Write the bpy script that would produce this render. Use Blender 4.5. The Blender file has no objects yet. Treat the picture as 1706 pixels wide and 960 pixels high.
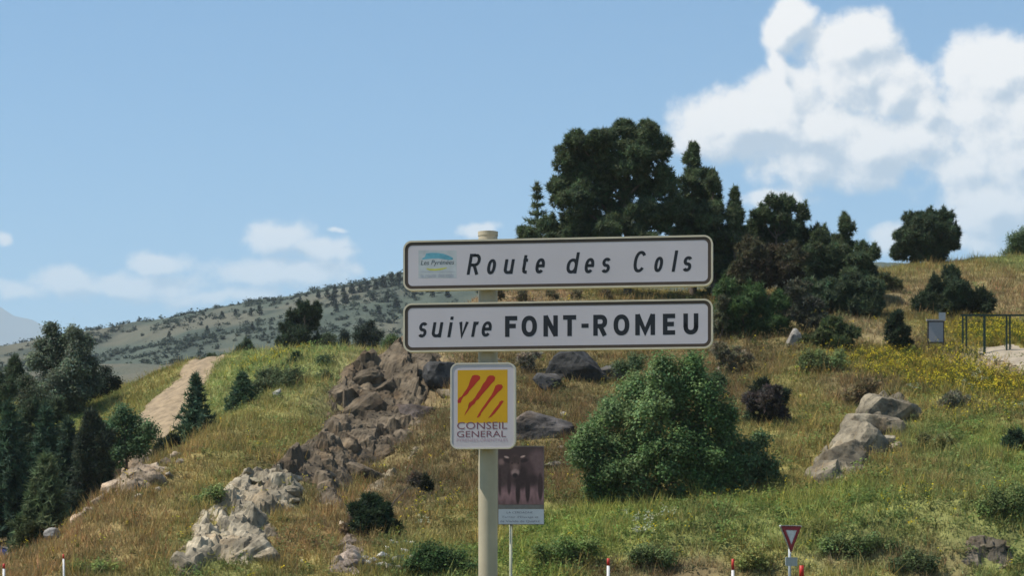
import bpy, bmesh, math, random
import numpy as np

R = math.radians
random.seed(11)
rng = np.random.default_rng(11)
scene = bpy.context.scene
C = scene.collection

# ------------------------------------------------------------------ camera
# level telephoto view; F, CX, HZ describe the reference framing (1706 px wide)
F, CX, HZ, EYE = 3848.0, 853.0, 950.0, 1.5
cam_d = bpy.data.cameras.new("camera")
cam = bpy.data.objects.new("camera", cam_d)
C.objects.link(cam)
cam.location = (0, 0, EYE)
cam.rotation_euler = (R(90), 0, 0)
cam_d.sensor_width = 36.0
cam_d.lens = 36.0 * F / 1706.0
cam_d.shift_y = (HZ - 480.0) / 1706.0
cam_d.clip_start = 0.1
cam_d.clip_end = 80000
cam_d.dof.use_dof = True
cam_d.dof.focus_distance = 14.9
cam_d.dof.aperture_fstop = 14.0
scene.camera = cam

# ------------------------------------------------------------------ view / render
scene.view_settings.view_transform = 'Standard'
scene.view_settings.look = 'None'
scene.view_settings.exposure = 0.5
scene.view_settings.gamma = 1.0
scene.render.engine = 'CYCLES'
scene.cycles.max_bounces = 6
scene.cycles.diffuse_bounces = 3
scene.cycles.transmission_bounces = 4
scene.cycles.volume_bounces = 1
scene.cycles.use_denoising = True

# ------------------------------------------------------------------ sun and sky
SUN_EL, SUN_AZ = 57.0, -95.0            # azimuth clockwise from +Y: from the left, a little behind the camera
sd = (math.sin(R(SUN_AZ)) * math.cos(R(SUN_EL)), math.cos(R(SUN_AZ)) * math.cos(R(SUN_EL)), math.sin(R(SUN_EL)))
sun_d = bpy.data.lights.new("sun", 'SUN')
sun_d.energy = 5.0
sun_d.angle = R(0.5)
sun_d.color = (1.0, 0.94, 0.84)
sun = bpy.data.objects.new("sun", sun_d)
C.objects.link(sun)
from mathutils import Vector, Matrix, noise as mnoise
sun.rotation_euler = Vector(sd).to_track_quat('Z', 'Y').to_euler()
sun.location = (-40, -5, 60)

world = bpy.data.worlds.new("World")
scene.world = world
world.use_nodes = True
wn = world.node_tree
wn.nodes.clear()

def N(tree, typ, **kw):
    n = tree.nodes.new(typ)
    for k, v in kw.items():
        setattr(n, k, v)
    return n

def link(tree, a, b):
    tree.links.new(a, b)

def setin(node, **kw):
    for k, v in kw.items():
        node.inputs[k.replace('_', ' ')].default_value = v

# clouds: (u, v, ru, rv) in reference pixels -> azimuth / elevation ellipses
CLOUDS = [
    (1312, 52, 34, 42, 1.0), (1300, 112, 24, 40, .72),
    (1418, 88, 66, 40, 1.05), (1440, 135, 92, 55, .9), (1505, 160, 70, 55, .85), (1545, 195, 60, 40, .75),
    (1302, 185, 52, 50, 1.1), (1250, 208, 105, 48, 1.1), (1350, 225, 95, 55, 1.0), (1185, 196, 46, 20, .9),
    (1440, 262, 62, 48, 1.0), (1350, 268, 130, 55, .75), (1520, 245, 120, 60, .75),
    (1665, 140, 80, 50, 1.1), (1700, 205, 95, 100, 1.0), (1640, 195, 55, 65, .85),
    (1690, 280, 70, 70, .9), (1420, 235, 200, 90, .52), (1600, 300, 190, 90, .52), (1620, 420, 160, 40, .6), (1650, 360, 70, 60, .95), (1500, 405, 60, 30, .75), (1300, 335, 80, 24, .65), (1760, 330, 110, 110, 1.),
    (465, 396, 62, 32, .85), (525, 418, 70, 30, .75), (268, 436, 62, 26, .75), (105, 470, 80, 30, .7), (20, 490, 80, 30, .62), (380, 500, 260, 26, .55), (200, 470, 90, 24, .6),
    (600, 446, 44, 24, .58), (8, 413, 20, 16, .6), (800, 388, 40, 16, .75), (560, 381, 34, 7, .5), (480, 458, 210, 38, .66), (220, 478, 230, 38, .64),
]
def cloud_group():
    g = bpy.data.node_groups.new("cloud_field", 'ShaderNodeTree')
    g.interface.new_socket("P", in_out='INPUT', socket_type='NodeSocketVector')
    g.interface.new_socket("D", in_out='OUTPUT', socket_type='NodeSocketFloat')
    gi = N(g, 'NodeGroupInput'); go = N(g, 'NodeGroupOutput')
    # domain warp
    nz = N(g, 'ShaderNodeTexNoise'); setin(nz, Scale=28.0, Detail=3.0, Roughness=.55)
    link(g, gi.outputs[0], nz.inputs['Vector'])
    sub = N(g, 'ShaderNodeVectorMath', operation='SUBTRACT'); sub.inputs[1].default_value = (.5, .5, .5)
    link(g, nz.outputs['Color'], sub.inputs[0])
    sc = N(g, 'ShaderNodeVectorMath', operation='MULTIPLY'); sc.inputs[1].default_value = (.022, .016, 0)
    link(g, sub.outputs[0], sc.inputs[0])
    wp = N(g, 'ShaderNodeVectorMath', operation='ADD')
    link(g, gi.outputs[0], wp.inputs[0]); link(g, sc.outputs[0], wp.inputs[1])
    acc = None
    for (u, v, ru, rv, w) in CLOUDS:
        c = (math.atan((u - CX) / F), math.atan((HZ - v) / F), 0)
        a = N(g, 'ShaderNodeVectorMath', operation='SUBTRACT'); a.inputs[1].default_value = c
        link(g, wp.outputs[0], a.inputs[0])
        b = N(g, 'ShaderNodeVectorMath', operation='MULTIPLY'); b.inputs[1].default_value = (F / ru, F / rv, 0)
        link(g, a.outputs[0], b.inputs[0])
        l = N(g, 'ShaderNodeVectorMath', operation='LENGTH'); link(g, b.outputs[0], l.inputs[0])
        m = N(g, 'ShaderNodeMath', operation='MULTIPLY_ADD'); m.inputs[1].default_value = -.62; m.inputs[2].default_value = w
        link(g, l.outputs['Value'], m.inputs[0])
        if acc is None:
            acc = m.outputs[0]
        else:
            x = N(g, 'ShaderNodeMath', operation='SMOOTH_MAX'); x.inputs[2].default_value = .18
            link(g, acc, x.inputs[0]); link(g, m.outputs[0], x.inputs[1])
            acc = x.outputs[0]
    # scattered fair-weather clouds all round, away from the view direction as well
    gz = N(g, 'ShaderNodeTexNoise'); setin(gz, Scale=5.0, Detail=2.0)
    link(g, gi.outputs[0], gz.inputs['Vector'])
    gm = N(g, 'ShaderNodeMath', operation='MULTIPLY_ADD'); gm.inputs[1].default_value = 4.0; gm.inputs[2].default_value = -2.3
    link(g, gz.outputs[0], gm.inputs[0])
    sx = N(g, 'ShaderNodeSeparateXYZ'); link(g, gi.outputs[0], sx.inputs[0])
    ab = N(g, 'ShaderNodeMath', operation='ABSOLUTE'); link(g, sx.outputs[0], ab.inputs[0])
    mr = N(g, 'ShaderNodeMapRange'); setin(mr, **{'From_Min': .25, 'From_Max': .45, 'To_Min': -2.0, 'To_Max': 0.0})
    link(g, ab.outputs[0], mr.inputs[0])
    ga = N(g, 'ShaderNodeMath', operation='ADD'); link(g, gm.outputs[0], ga.inputs[0]); link(g, mr.outputs[0], ga.inputs[1])
    x = N(g, 'ShaderNodeMath', operation='MAXIMUM'); link(g, acc, x.inputs[0]); link(g, ga.outputs[0], x.inputs[1])
    n2 = N(g, 'ShaderNodeTexNoise'); setin(n2, Scale=60.0, Detail=8.0, Roughness=.62)
    link(g, gi.outputs[0], n2.inputs['Vector'])
    n2m = N(g, 'ShaderNodeMath', operation='MULTIPLY_ADD'); n2m.inputs[1].default_value = .9; n2m.inputs[2].default_value = -.45
    link(g, n2.outputs[0], n2m.inputs[0])
    s = N(g, 'ShaderNodeMath', operation='ADD'); link(g, x.outputs[0], s.inputs[0]); link(g, n2m.outputs[0], s.inputs[1])
    link(g, s.outputs[0], go.inputs[0])
    return g

cg = cloud_group()
out = N(wn, 'ShaderNodeOutputWorld'); bg = N(wn, 'ShaderNodeBackground')
bg.inputs['Strength'].default_value = 0.085
sky = N(wn, 'ShaderNodeTexSky'); sky.sky_type = 'NISHITA'; sky.sun_disc = False
sky.sun_elevation = R(SUN_EL); sky.sun_rotation = R(SUN_AZ)
sky.altitude = 1500; sky.air_density = 1.0; sky.dust_density = 1.5; sky.ozone_density = 1.6
skt = N(wn, 'ShaderNodeVectorMath', operation='MULTIPLY'); skt.inputs[1].default_value = (.40, .95, 1.20)
link(wn, sky.outputs[0], skt.inputs[0])
tc = N(wn, 'ShaderNodeTexCoord'); sp = N(wn, 'ShaderNodeSeparateXYZ'); link(wn, tc.outputs['Generated'], sp.inputs[0])
az = N(wn, 'ShaderNodeMath', operation='ARCTAN2'); link(wn, sp.outputs[0], az.inputs[0]); link(wn, sp.outputs[1], az.inputs[1])
el = N(wn, 'ShaderNodeMath', operation='ARCSINE'); link(wn, sp.outputs[2], el.inputs[0])
cb = N(wn, 'ShaderNodeCombineXYZ'); link(wn, az.outputs[0], cb.inputs[0]); link(wn, el.outputs[0], cb.inputs[1])
f1 = N(wn, 'ShaderNodeGroup', node_tree=cg); link(wn, cb.outputs[0], f1.inputs[0])
off = N(wn, 'ShaderNodeVectorMath', operation='ADD'); off.inputs[1].default_value = (-.005, .0075, 0)
link(wn, cb.outputs[0], off.inputs[0])
f2 = N(wn, 'ShaderNodeGroup', node_tree=cg); link(wn, off.outputs[0], f2.inputs[0])
al = N(wn, 'ShaderNodeMapRange', interpolation_type='SMOOTHSTEP'); setin(al, **{'From_Min': .10, 'From_Max': .46})
link(wn, f1.outputs[0], al.inputs[0])
df = N(wn, 'ShaderNodeMath', operation='SUBTRACT'); link(wn, f1.outputs[0], df.inputs[0]); link(wn, f2.outputs[0], df.inputs[1])
lt = N(wn, 'ShaderNodeMapRange', interpolation_type='SMOOTHSTEP'); setin(lt, **{'From_Min': -.32, 'From_Max': .18})
link(wn, df.outputs[0], lt.inputs[0])
cm = N(wn, 'ShaderNodeMix', data_type='RGBA')
cm.inputs['A'].default_value = (4.3, 5.0, 5.9, 1)
cm.inputs['B'].default_value = (10.2, 9.6, 9.0, 1)
link(wn, lt.outputs[0], cm.inputs['Factor'])
# clouds sit only above the horizon and thin out toward it
hz = N(wn, 'ShaderNodeMapRange', interpolation_type='SMOOTHSTEP'); setin(hz, **{'From_Min': .09, 'From_Max': .20, 'To_Min': .40, 'To_Max': .96})
link(wn, el.outputs[0], hz.inputs[0])
mm = N(wn, 'ShaderNodeMath', operation='MULTIPLY'); link(wn, al.outputs[0], mm.inputs[0]); link(wn, hz.outputs[0], mm.inputs[1])
mx = N(wn, 'ShaderNodeMix', data_type='RGBA')
link(wn, mm.outputs[0], mx.inputs['Factor']); link(wn, skt.outputs[0], mx.inputs['A']); link(wn, cm.outputs['Result'], mx.inputs['B'])
link(wn, mx.outputs['Result'], bg.inputs['Color']); link(wn, bg.outputs[0], out.inputs[0])

HAZE_DENSITY = 6.6e-5

# ------------------------------------------------------------------ helpers
def link_obj(o, parent=None):
    C.objects.link(o)
    if parent is not None:
        o.parent = parent
    return o

def tag(o, label=None, cat=None, group=None, kind=None):
    if label: o['label'] = label
    if cat: o['category'] = cat
    if group: o['group'] = group
    if kind: o['kind'] = kind
    return o

def empty(name, loc, label, cat, group=None, rz=0.0):
    o = bpy.data.objects.new(name, None)
    o.empty_display_size = .2
    o.location = loc; o.rotation_euler = (0, 0, rz)
    link_obj(o)
    return tag(o, label, cat, group)

def mesh_np(name, verts, faces, mat=None, col=None, smooth=False):
    """verts (n,3), faces (m,k) numpy; col (n,3) optional vertex colour 'tint'."""
    me = bpy.data.meshes.new(name)
    verts = np.ascontiguousarray(verts, dtype=np.float32); faces = np.ascontiguousarray(faces, dtype=np.int32)
    m, k = faces.shape
    me.vertices.add(len(verts)); me.vertices.foreach_set('co', verts.ravel())
    me.loops.add(m * k); me.loops.foreach_set('vertex_index', faces.ravel())
    me.polygons.add(m)
    me.polygons.foreach_set('loop_start', np.arange(0, m * k, k, dtype=np.int32))
    me.polygons.foreach_set('use_smooth', np.full(m, smooth, dtype=bool))
    if col is not None:
        a = me.attributes.new('tint', 'FLOAT_COLOR', 'POINT')
        c4 = np.ones((len(verts), 4), dtype=np.float32); c4[:, :3] = col
        a.data.foreach_set('color', c4.ravel())
    me.update(calc_edges=True)
    if mat: me.materials.append(mat)
    return me

def obj(name, me, parent=None, loc=(0, 0, 0)):
    o = bpy.data.objects.new(name, me); o.location = loc
    return link_obj(o, parent)

def bm_obj(name, bm, mat, parent=None, loc=(0, 0, 0), smooth=False):
    me = bpy.data.meshes.new(name); bm.to_mesh(me); bm.free()
    if smooth:
        me.polygons.foreach_set('use_smooth', [True] * len(me.polygons))
    me.materials.append(mat)
    return obj(name, me, parent, loc)

def P(u, v, D):
    return np.array([(u - CX) / F * D, D, EYE + (HZ - v) / F * D])

# numpy gradient noise
_perm = rng.permutation(512)
_grad = rng.normal(size=(512, 2)); _grad /= np.linalg.norm(_grad, axis=1)[:, None]
def perlin(x, y):
    xi = np.floor(x).astype(int); yi = np.floor(y).astype(int)
    xf = x - xi; yf = y - yi
    def g(ix, iy, dx, dy):
        h = _perm[(_perm[ix & 511] + iy) & 511]
        return _grad[h, 0] * dx + _grad[h, 1] * dy
    sx = xf * xf * xf * (xf * (xf * 6 - 15) + 10); sy = yf * yf * yf * (yf * (yf * 6 - 15) + 10)
    a = g(xi, yi, xf, yf); b = g(xi + 1, yi, xf - 1, yf)
    c = g(xi, yi + 1, xf, yf - 1); d = g(xi + 1, yi + 1, xf - 1, yf - 1)
    return (a + (b - a) * sx) * (1 - sy) + (c + (d - c) * sx) * sy
def fbm(x, y, o=4, gain=.5):
    s = 0; a = 1
    for i in range(o):
        s = s + a * perlin(x * 2 ** i + 17.3 * i, y * 2 ** i - 9.1 * i); a *= gain
    return s
def sstep(a, b, x):
    t = np.clip((x - a) / (b - a), 0, 1)
    return t * t * (3 - 2 * t)

# ------------------------------------------------------------------ materials
def new_mat(name):
    m = bpy.data.materials.new(name); m.use_nodes = True
    t = m.node_tree; b = t.nodes['Principled BSDF']
    b.inputs['Specular IOR Level'].default_value = .3
    return m, t, b

def plain(name, col, rough=.6, metal=0.0, spec=.3, noise_amt=.12, scale=12.0, bump=0.0):
    m, t, b = new_mat(name)
    tcn = N(t, 'ShaderNodeTexCoord'); nz = N(t, 'ShaderNodeTexNoise'); setin(nz, Scale=scale, Detail=4.0)
    link(t, tcn.outputs['Object'], nz.inputs['Vector'])
    mr_ = N(t, 'ShaderNodeMapRange'); setin(mr_, **{'From_Min': .3, 'From_Max': .7, 'To_Min': 1 - noise_amt, 'To_Max': 1 + noise_amt})
    link(t, nz.outputs[0], mr_.inputs[0])
    vm = N(t, 'ShaderNodeVectorMath', operation='SCALE'); vm.inputs[0].default_value = col
    link(t, mr_.outputs[0], vm.inputs['Scale']); link(t, vm.outputs[0], b.inputs['Base Color'])
    b.inputs['Roughness'].default_value = rough; b.inputs['Metallic'].default_value = metal
    b.inputs['Specular IOR Level'].default_value = spec
    if bump:
        bp = N(t, 'ShaderNodeBump'); setin(bp, Strength=bump, Distance=.02)
        link(t, nz.outputs[0], bp.inputs['Height']); link(t, bp.outputs[0], b.inputs['Normal'])
    return m

def foliage_mat(name, transl=.3):
    m, t, b = new_mat(name)
    at = N(t, 'ShaderNodeAttribute', attribute_name='tint')
    link(t, at.outputs['Color'], b.inputs['Base Color'])
    b.inputs['Roughness'].default_value = .75; b.inputs['Specular IOR Level'].default_value = .15
    tr = N(t, 'ShaderNodeBsdfTranslucent'); link(t, at.outputs['Color'], tr.inputs['Color'])
    ms = N(t, 'ShaderNodeMixShader'); ms.inputs[0].default_value = transl
    link(t, b.outputs[0], ms.inputs[1]); link(t, tr.outputs[0], ms.inputs[2])
    link(t, ms.outputs[0], t.nodes['Material Output'].inputs[0])
    return m
M_LEAF = foliage_mat("leaf", .32)
M_NEEDLE = foliage_mat("needle", .28)
M_GRASS = foliage_mat("grass_blade", .35)
M_BARK = plain("bark", (.11, .085, .065), .9, noise_amt=.35, scale=6, bump=.4)

def ground_mat():
    m, t, b = new_mat("hill_soil")
    at = N(t, 'ShaderNodeAttribute', attribute_name='tint')
    g = N(t, 'ShaderNodeNewGeometry')
    nz = N(t, 'ShaderNodeTexNoise'); setin(nz, Scale=1.3, Detail=8.0, Roughness=.65); link(t, g.outputs['Position'], nz.inputs['Vector'])
    mr_ = N(t, 'ShaderNodeMapRange'); setin(mr_, **{'From_Min': .3, 'From_Max': .7, 'To_Min': .62, 'To_Max': 1.25})
    link(t, nz.outputs[0], mr_.inputs[0])
    vm = N(t, 'ShaderNodeVectorMath', operation='SCALE'); link(t, at.outputs['Color'], vm.inputs[0]); link(t, mr_.outputs[0], vm.inputs['Scale'])
    link(t, vm.outputs[0], b.inputs['Base Color'])
    n2 = N(t, 'ShaderNodeTexNoise'); setin(n2, Scale=5.0, Detail=6.0); link(t, g.outputs['Position'], n2.inputs['Vector'])
    bp = N(t, 'ShaderNodeBump'); setin(bp, Strength=.5, Distance=.15); link(t, n2.outputs[0], bp.inputs['Height']); link(t, bp.outputs[0], b.inputs['Normal'])
    b.inputs['Roughness'].default_value = .95; b.inputs['Specular IOR Level'].default_value = .1
    return m
M_GROUND = ground_mat()

def rock_mat():
    m, t, b = new_mat("rock")
    oi = N(t, 'ShaderNodeObjectInfo'); g = N(t, 'ShaderNodeNewGeometry')
    n1 = N(t, 'ShaderNodeTexNoise'); setin(n1, Scale=.7, Detail=8.0, Roughness=.7); link(t, g.outputs['Position'], n1.inputs['Vector'])
    r1 = N(t, 'ShaderNodeMapRange'); setin(r1, **{'From_Min': .3, 'From_Max': .7, 'To_Min': .48, 'To_Max': 1.38}); link(t, n1.outputs[0], r1.inputs[0])
    vm = N(t, 'ShaderNodeVectorMath', operation='SCALE'); link(t, oi.outputs['Color'], vm.inputs[0]); link(t, r1.outputs[0], vm.inputs['Scale'])
    # ochre stain and grey lichen patches
    n2 = N(t, 'ShaderNodeTexNoise'); setin(n2, Scale=.55, Detail=5.0); link(t, g.outputs['Position'], n2.inputs['Vector'])
    r2 = N(t, 'ShaderNodeMapRange'); setin(r2, **{'From_Min': .5, 'From_Max': .66, 'To_Min': 0., 'To_Max': .55}); link(t, n2.outputs[0], r2.inputs[0])
    mixa = N(t, 'ShaderNodeMix', data_type='RGBA', blend_type='MULTIPLY'); mixa.inputs['B'].default_value = (.95, .74, .52, 1)
    link(t, r2.outputs[0], mixa.inputs['Factor']); link(t, vm.outputs[0], mixa.inputs['A'])
    n3 = N(t, 'ShaderNodeTexNoise'); setin(n3, Scale=3.2, Detail=5.0, Roughness=.7); link(t, g.outputs['Position'], n3.inputs['Vector'])
    r3 = N(t, 'ShaderNodeMapRange'); setin(r3, **{'From_Min': .52, 'From_Max': .62, 'To_Min': 0., 'To_Max': .75}); link(t, n3.outputs[0], r3.inputs[0])
    mixb = N(t, 'ShaderNodeMix', data_type='RGBA', blend_type='MULTIPLY'); mixb.inputs['B'].default_value = (.45, .45, .46, 1)
    link(t, r3.outputs[0], mixb.inputs['Factor']); link(t, mixa.outputs['Result'], mixb.inputs['A'])
    link(t, mixb.outputs['Result'], b.inputs['Base Color'])
    n5 = N(t, 'ShaderNodeTexNoise'); setin(n5, Scale=.42, Detail=6.0, Roughness=.62); link(t, g.outputs['Position'], n5.inputs['Vector'])
    r5 = N(t, 'ShaderNodeMapRange'); setin(r5, **{'From_Min': .44, 'From_Max': .62, 'To_Min': .72, 'To_Max': 1.55}); link(t, n5.outputs[0], r5.inputs[0])
    v5 = N(t, 'ShaderNodeVectorMath', operation='SCALE'); link(t, mixb.outputs['Result'], v5.inputs[0]); link(t, r5.outputs[0], v5.inputs['Scale'])
    link(t, v5.outputs[0], b.inputs['Base Color'])
    vz = N(t, 'ShaderNodeTexVoronoi'); vz.feature = 'DISTANCE_TO_EDGE'; setin(vz, Scale=1.6); link(t, g.outputs['Position'], vz.inputs['Vector'])
    ad = N(t, 'ShaderNodeMath', operation='ADD'); link(t, n3.outputs[0], ad.inputs[0])
    vr = N(t, 'ShaderNodeMapRange'); setin(vr, **{'From_Min': 0., 'From_Max': .08, 'To_Min': -.5, 'To_Max': 0.}); link(t, vz.outputs['Distance'], vr.inputs[0])
    ad.inputs[1].default_value = 0.0
    bp = N(t, 'ShaderNodeBump'); setin(bp, Strength=.55, Distance=.1); link(t, ad.outputs[0], bp.inputs['Height']); link(t, bp.outputs[0], b.inputs['Normal'])
    b.inputs['Roughness'].default_value = .9; b.inputs['Specular IOR Level'].default_value = .2
    return m
M_ROCK = rock_mat()

# ------------------------------------------------------------------ terrain heights (thin plate spline through surveyed spots)
CP = []
def cp(u, v, D): p = P(u, v, D); CP.append((p[0], p[1], p[2]))
def cz(u, D, z): CP.append(((u - CX) / F * D, D, z))
for u in (-500, -200, 100, 400, 700, 1000, 1300, 1600, 1900, 2200):
    cz(u, 94.5, 0.1); cz(u, 86, 0.0); cz(u, 72, 0.0); cz(u, 60, 0)
for u, pts in {
    -450: [(98, 1.2), (104, 1.6), (125, 2.0), (150, 6), (185, 13), (250, 10)],
    -200: [(98, 1.0), (104, 1.4), (112, 1.4), (125, 2.0), (150, 6.5), (185, 14), (250, 10)],
    0: [(98, 1.0), (102, 1.5), (105, 1.55), (112, 1.5), (125, 2.05), (136, 3), (150, 7), (170, 12.6), (185, 15), (215, 13), (250, 10)],
    100: [(98, 1.4), (104, 2.6), (110, 2.7), (116, 2.9), (135, 4.2), (150, 8.3), (168, 12.9), (185, 14.6), (215, 13), (250, 11)],
    200: [(98, 1.5), (108, 4.5), (113, 6.0), (117, 5.6), (124, 5.0), (132, 5.6), (150, 9.3), (165, 12.65), (175, 14.7), (182, 15.9), (200, 15), (250, 11)],
    275: [(98, 1.5), (110, 5.2), (120, 7.3), (126, 7.0), (133, 6.9), (142, 8.6), (150, 10.5), (160, 13.5), (171, 16.2), (185, 16), (210, 15), (250, 13)],
    340: [(98, 1.5), (112, 5.5), (127, 9.0), (134, 8.9), (143, 10.0), (156, 13.5), (168, 16.7), (180, 17), (250, 16)],
    420: [(97.5, 1.4), (112, 5.8), (126, 8.8), (137, 11.0), (152, 14.2), (166, 16.8), (190, 18.6), (230, 20), (260, 18)],
    520: [(97.5, 1.4), (106, 3.7), (116, 5.9), (128, 8.7), (140, 12.0), (152, 15.2), (163, 16.9), (190, 19.2), (230, 21), (260, 20)],
    570: [(97.5, 1.4), (106, 3.2), (115, 4.9), (128, 7.4), (138, 9.9), (144, 13.0), (150, 15.5), (158, 16.4), (190, 18.4), (230, 20.4), (260, 20)],
    620: [(97.5, 1.5), (105, 2.9), (115, 4.5), (128, 6.6), (138, 8.9), (143, 11.4), (149, 15.0), (156, 15.9), (172, 16.9), (190, 18.0), (230, 20.2), (260, 20)],
    665: [(115, 4.6), (128, 7.0), (138, 9.5), (143, 11.8), (149, 15.2), (156, 15.9), (172, 16.6), (190, 17.6), (230, 19.5)],
    700: [(97.5, 1.5), (112, 4.7), (125, 7.0), (137, 9.9), (144, 13.0), (151, 15.6), (160, 16.3), (173, 17.0), (190, 17.6), (230, 19), (260, 19)],
    742: [(151, 15.9), (160, 17.3), (171, 18.6), (190, 19)],
    780: [(97.5, 1.5), (112, 5.0), (130, 9.9), (145, 14.2), (158, 18.0), (171, 21.3), (190, 21.5), (240, 20)],
    870: [(98, 1.5), (104, 3.0), (112, 5.0), (130, 9.9), (146, 14.6), (165, 20.7), (172, 21.9), (200, 22), (250, 20)],
    1000: [(98, 1.4), (102, 3.1), (108, 4.3), (130, 9.7), (148, 14.8), (166, 21.2), (172, 22), (200, 23), (250, 21)],
    1150: [(98, 1.4), (101, 3.1), (107, 4.5), (128, 9.6), (146, 14.6), (164, 20.6), (175, 22.3), (200, 23.5), (250, 22)],
    1300: [(97.5, 1.4), (101, 3.5), (106, 4.7), (124, 8.8), (146, 15.1), (162, 19.8), (175, 22.5), (190, 24), (250, 24)],
    1450: [(97.5, 1.5), (101, 3.8), (110, 5.8), (127, 9.7), (144, 14.5), (155, 17.9), (168, 21.3), (180, 24), (190, 26.1), (205, 26.6), (250, 25)],
    1600: [(97, 1.4), (99.5, 3.4), (108, 5.6), (125, 9.5), (144, 14.5), (152, 16.7), (164, 19.6), (178, 23.8), (190, 26.7), (205, 27.4), (250, 26)],
    1710: [(97, 1.4), (99.5, 3.5), (108, 5.7), (125, 9.7), (144, 14.8), (152, 16.8), (164, 19.8), (178, 24), (192, 27.4), (210, 28), (250, 27)],
    1950: [(97, 1.4), (99.5, 3.5), (108, 5.7), (125, 9.7), (144, 14.8), (164, 20), (192, 27.6), (250, 28)],
    2250: [(97, 1.3), (108, 5.2), (125, 9.2), (144, 14), (164, 19.5), (192, 27), (250, 28)],
}.items():
    for D, z in pts: cz(u, D, z)
CP = np.array(CP)
_sc = 50.0
def _k(r2): return np.where(r2 > 1e-12, .5 * r2 * np.log(r2 + 1e-12), 0)
def tps_fit(pts, lam=2e-4):
    xy = pts[:, :2] / _sc; n = len(xy)
    d2 = ((xy[:, None] - xy[None]) ** 2).sum(-1)
    A = np.zeros((n + 3, n + 3)); A[:n, :n] = _k(d2) + lam * np.eye(n)
    A[:n, n] = 1; A[:n, n + 1:] = xy; A[n, :n] = 1; A[n + 1:, :n] = xy.T
    b = np.zeros(n + 3); b[:n] = pts[:, 2]
    return xy, np.linalg.solve(A, b)
def tps_eval(fit, x, y):
    xy, w = fit; n = len(xy); q = np.stack([x.ravel(), y.ravel()], -1) / _sc
    o = np.empty(len(q))
    for i in range(0, len(q), 20000):
        s = q[i:i + 20000]
        d2 = ((s[:, None] - xy[None]) ** 2).sum(-1)
        o[i:i + 20000] = _k(d2) @ w[:n] + w[n] + s @ w[n + 1:]
    return o.reshape(x.shape)
fit = tps_fit(CP)
GX0, GX1, GY0, GY1, GS = -85.0, 85.0, 60.0, 262.0, .5
gx = np.arange(GX0, GX1 + .01, GS); gy = np.arange(GY0, GY1 + .01, GS)
GXX, GYY = np.meshgrid(gx, gy)
HG = tps_eval(fit, GXX, GYY)
amp = sstep(95, 100, GYY)
HG = HG * sstep(93.0, 96.0, GYY) * 1.0
HG += amp * .26 * fbm(GXX / 3.3 + 7, GYY / 3.3, 2)
HG += amp * (.42 * fbm(GXX / 9, GYY / 9, 3) * (1 - .5 * sstep(140, 160, GYY)) + .16 * fbm(GXX / 1.7, GYY / 1.7, 3))
# eroded roadside bank on the right
bank = sstep(-2, 6, GXX) * sstep(95.5, 97.5, GYY) * (1 - sstep(101, 104, GYY))
HG += bank * (.5 * fbm(GXX / 2.2, GYY / 2.2, 4) + .1)
HG = np.maximum(HG, -6)
def H(x, y):
    x = np.asarray(x, float); y = np.asarray(y, float)
    fx = np.clip((x - GX0) / GS, 0, len(gx) - 1.001); fy = np.clip((y - GY0) / GS, 0, len(gy) - 1.001)
    ix = fx.astype(int); iy = fy.astype(int); tx = fx - ix; ty = fy - iy
    z = (HG[iy, ix] * (1 - tx) + HG[iy, ix + 1] * tx) * (1 - ty) + (HG[iy + 1, ix] * (1 - tx) + HG[iy + 1, ix + 1] * tx) * ty
    dx = np.maximum(np.maximum(GX0 - x, x - GX1), 0); dy = np.maximum(y - GY1, 0)
    far = sstep(0, 160, np.hypot(dx, dy))
    z = z * (1 - far) - 6 * far
    return np.where(y < 93, 0.0 * z, z)
def ground_at(u, v, d0=95.5, d1=255.0):
    D = np.arange(d0, d1, .1)
    x = (u - CX) / F * D; zr = EYE + (HZ - v) / F * D
    hit = np.nonzero(H(x, D) >= zr)[0]
    d = D[hit[0]] if len(hit) else d1
    x = (u - CX) / F * d
    return np.array([x, d, float(H(x, d))])

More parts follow.
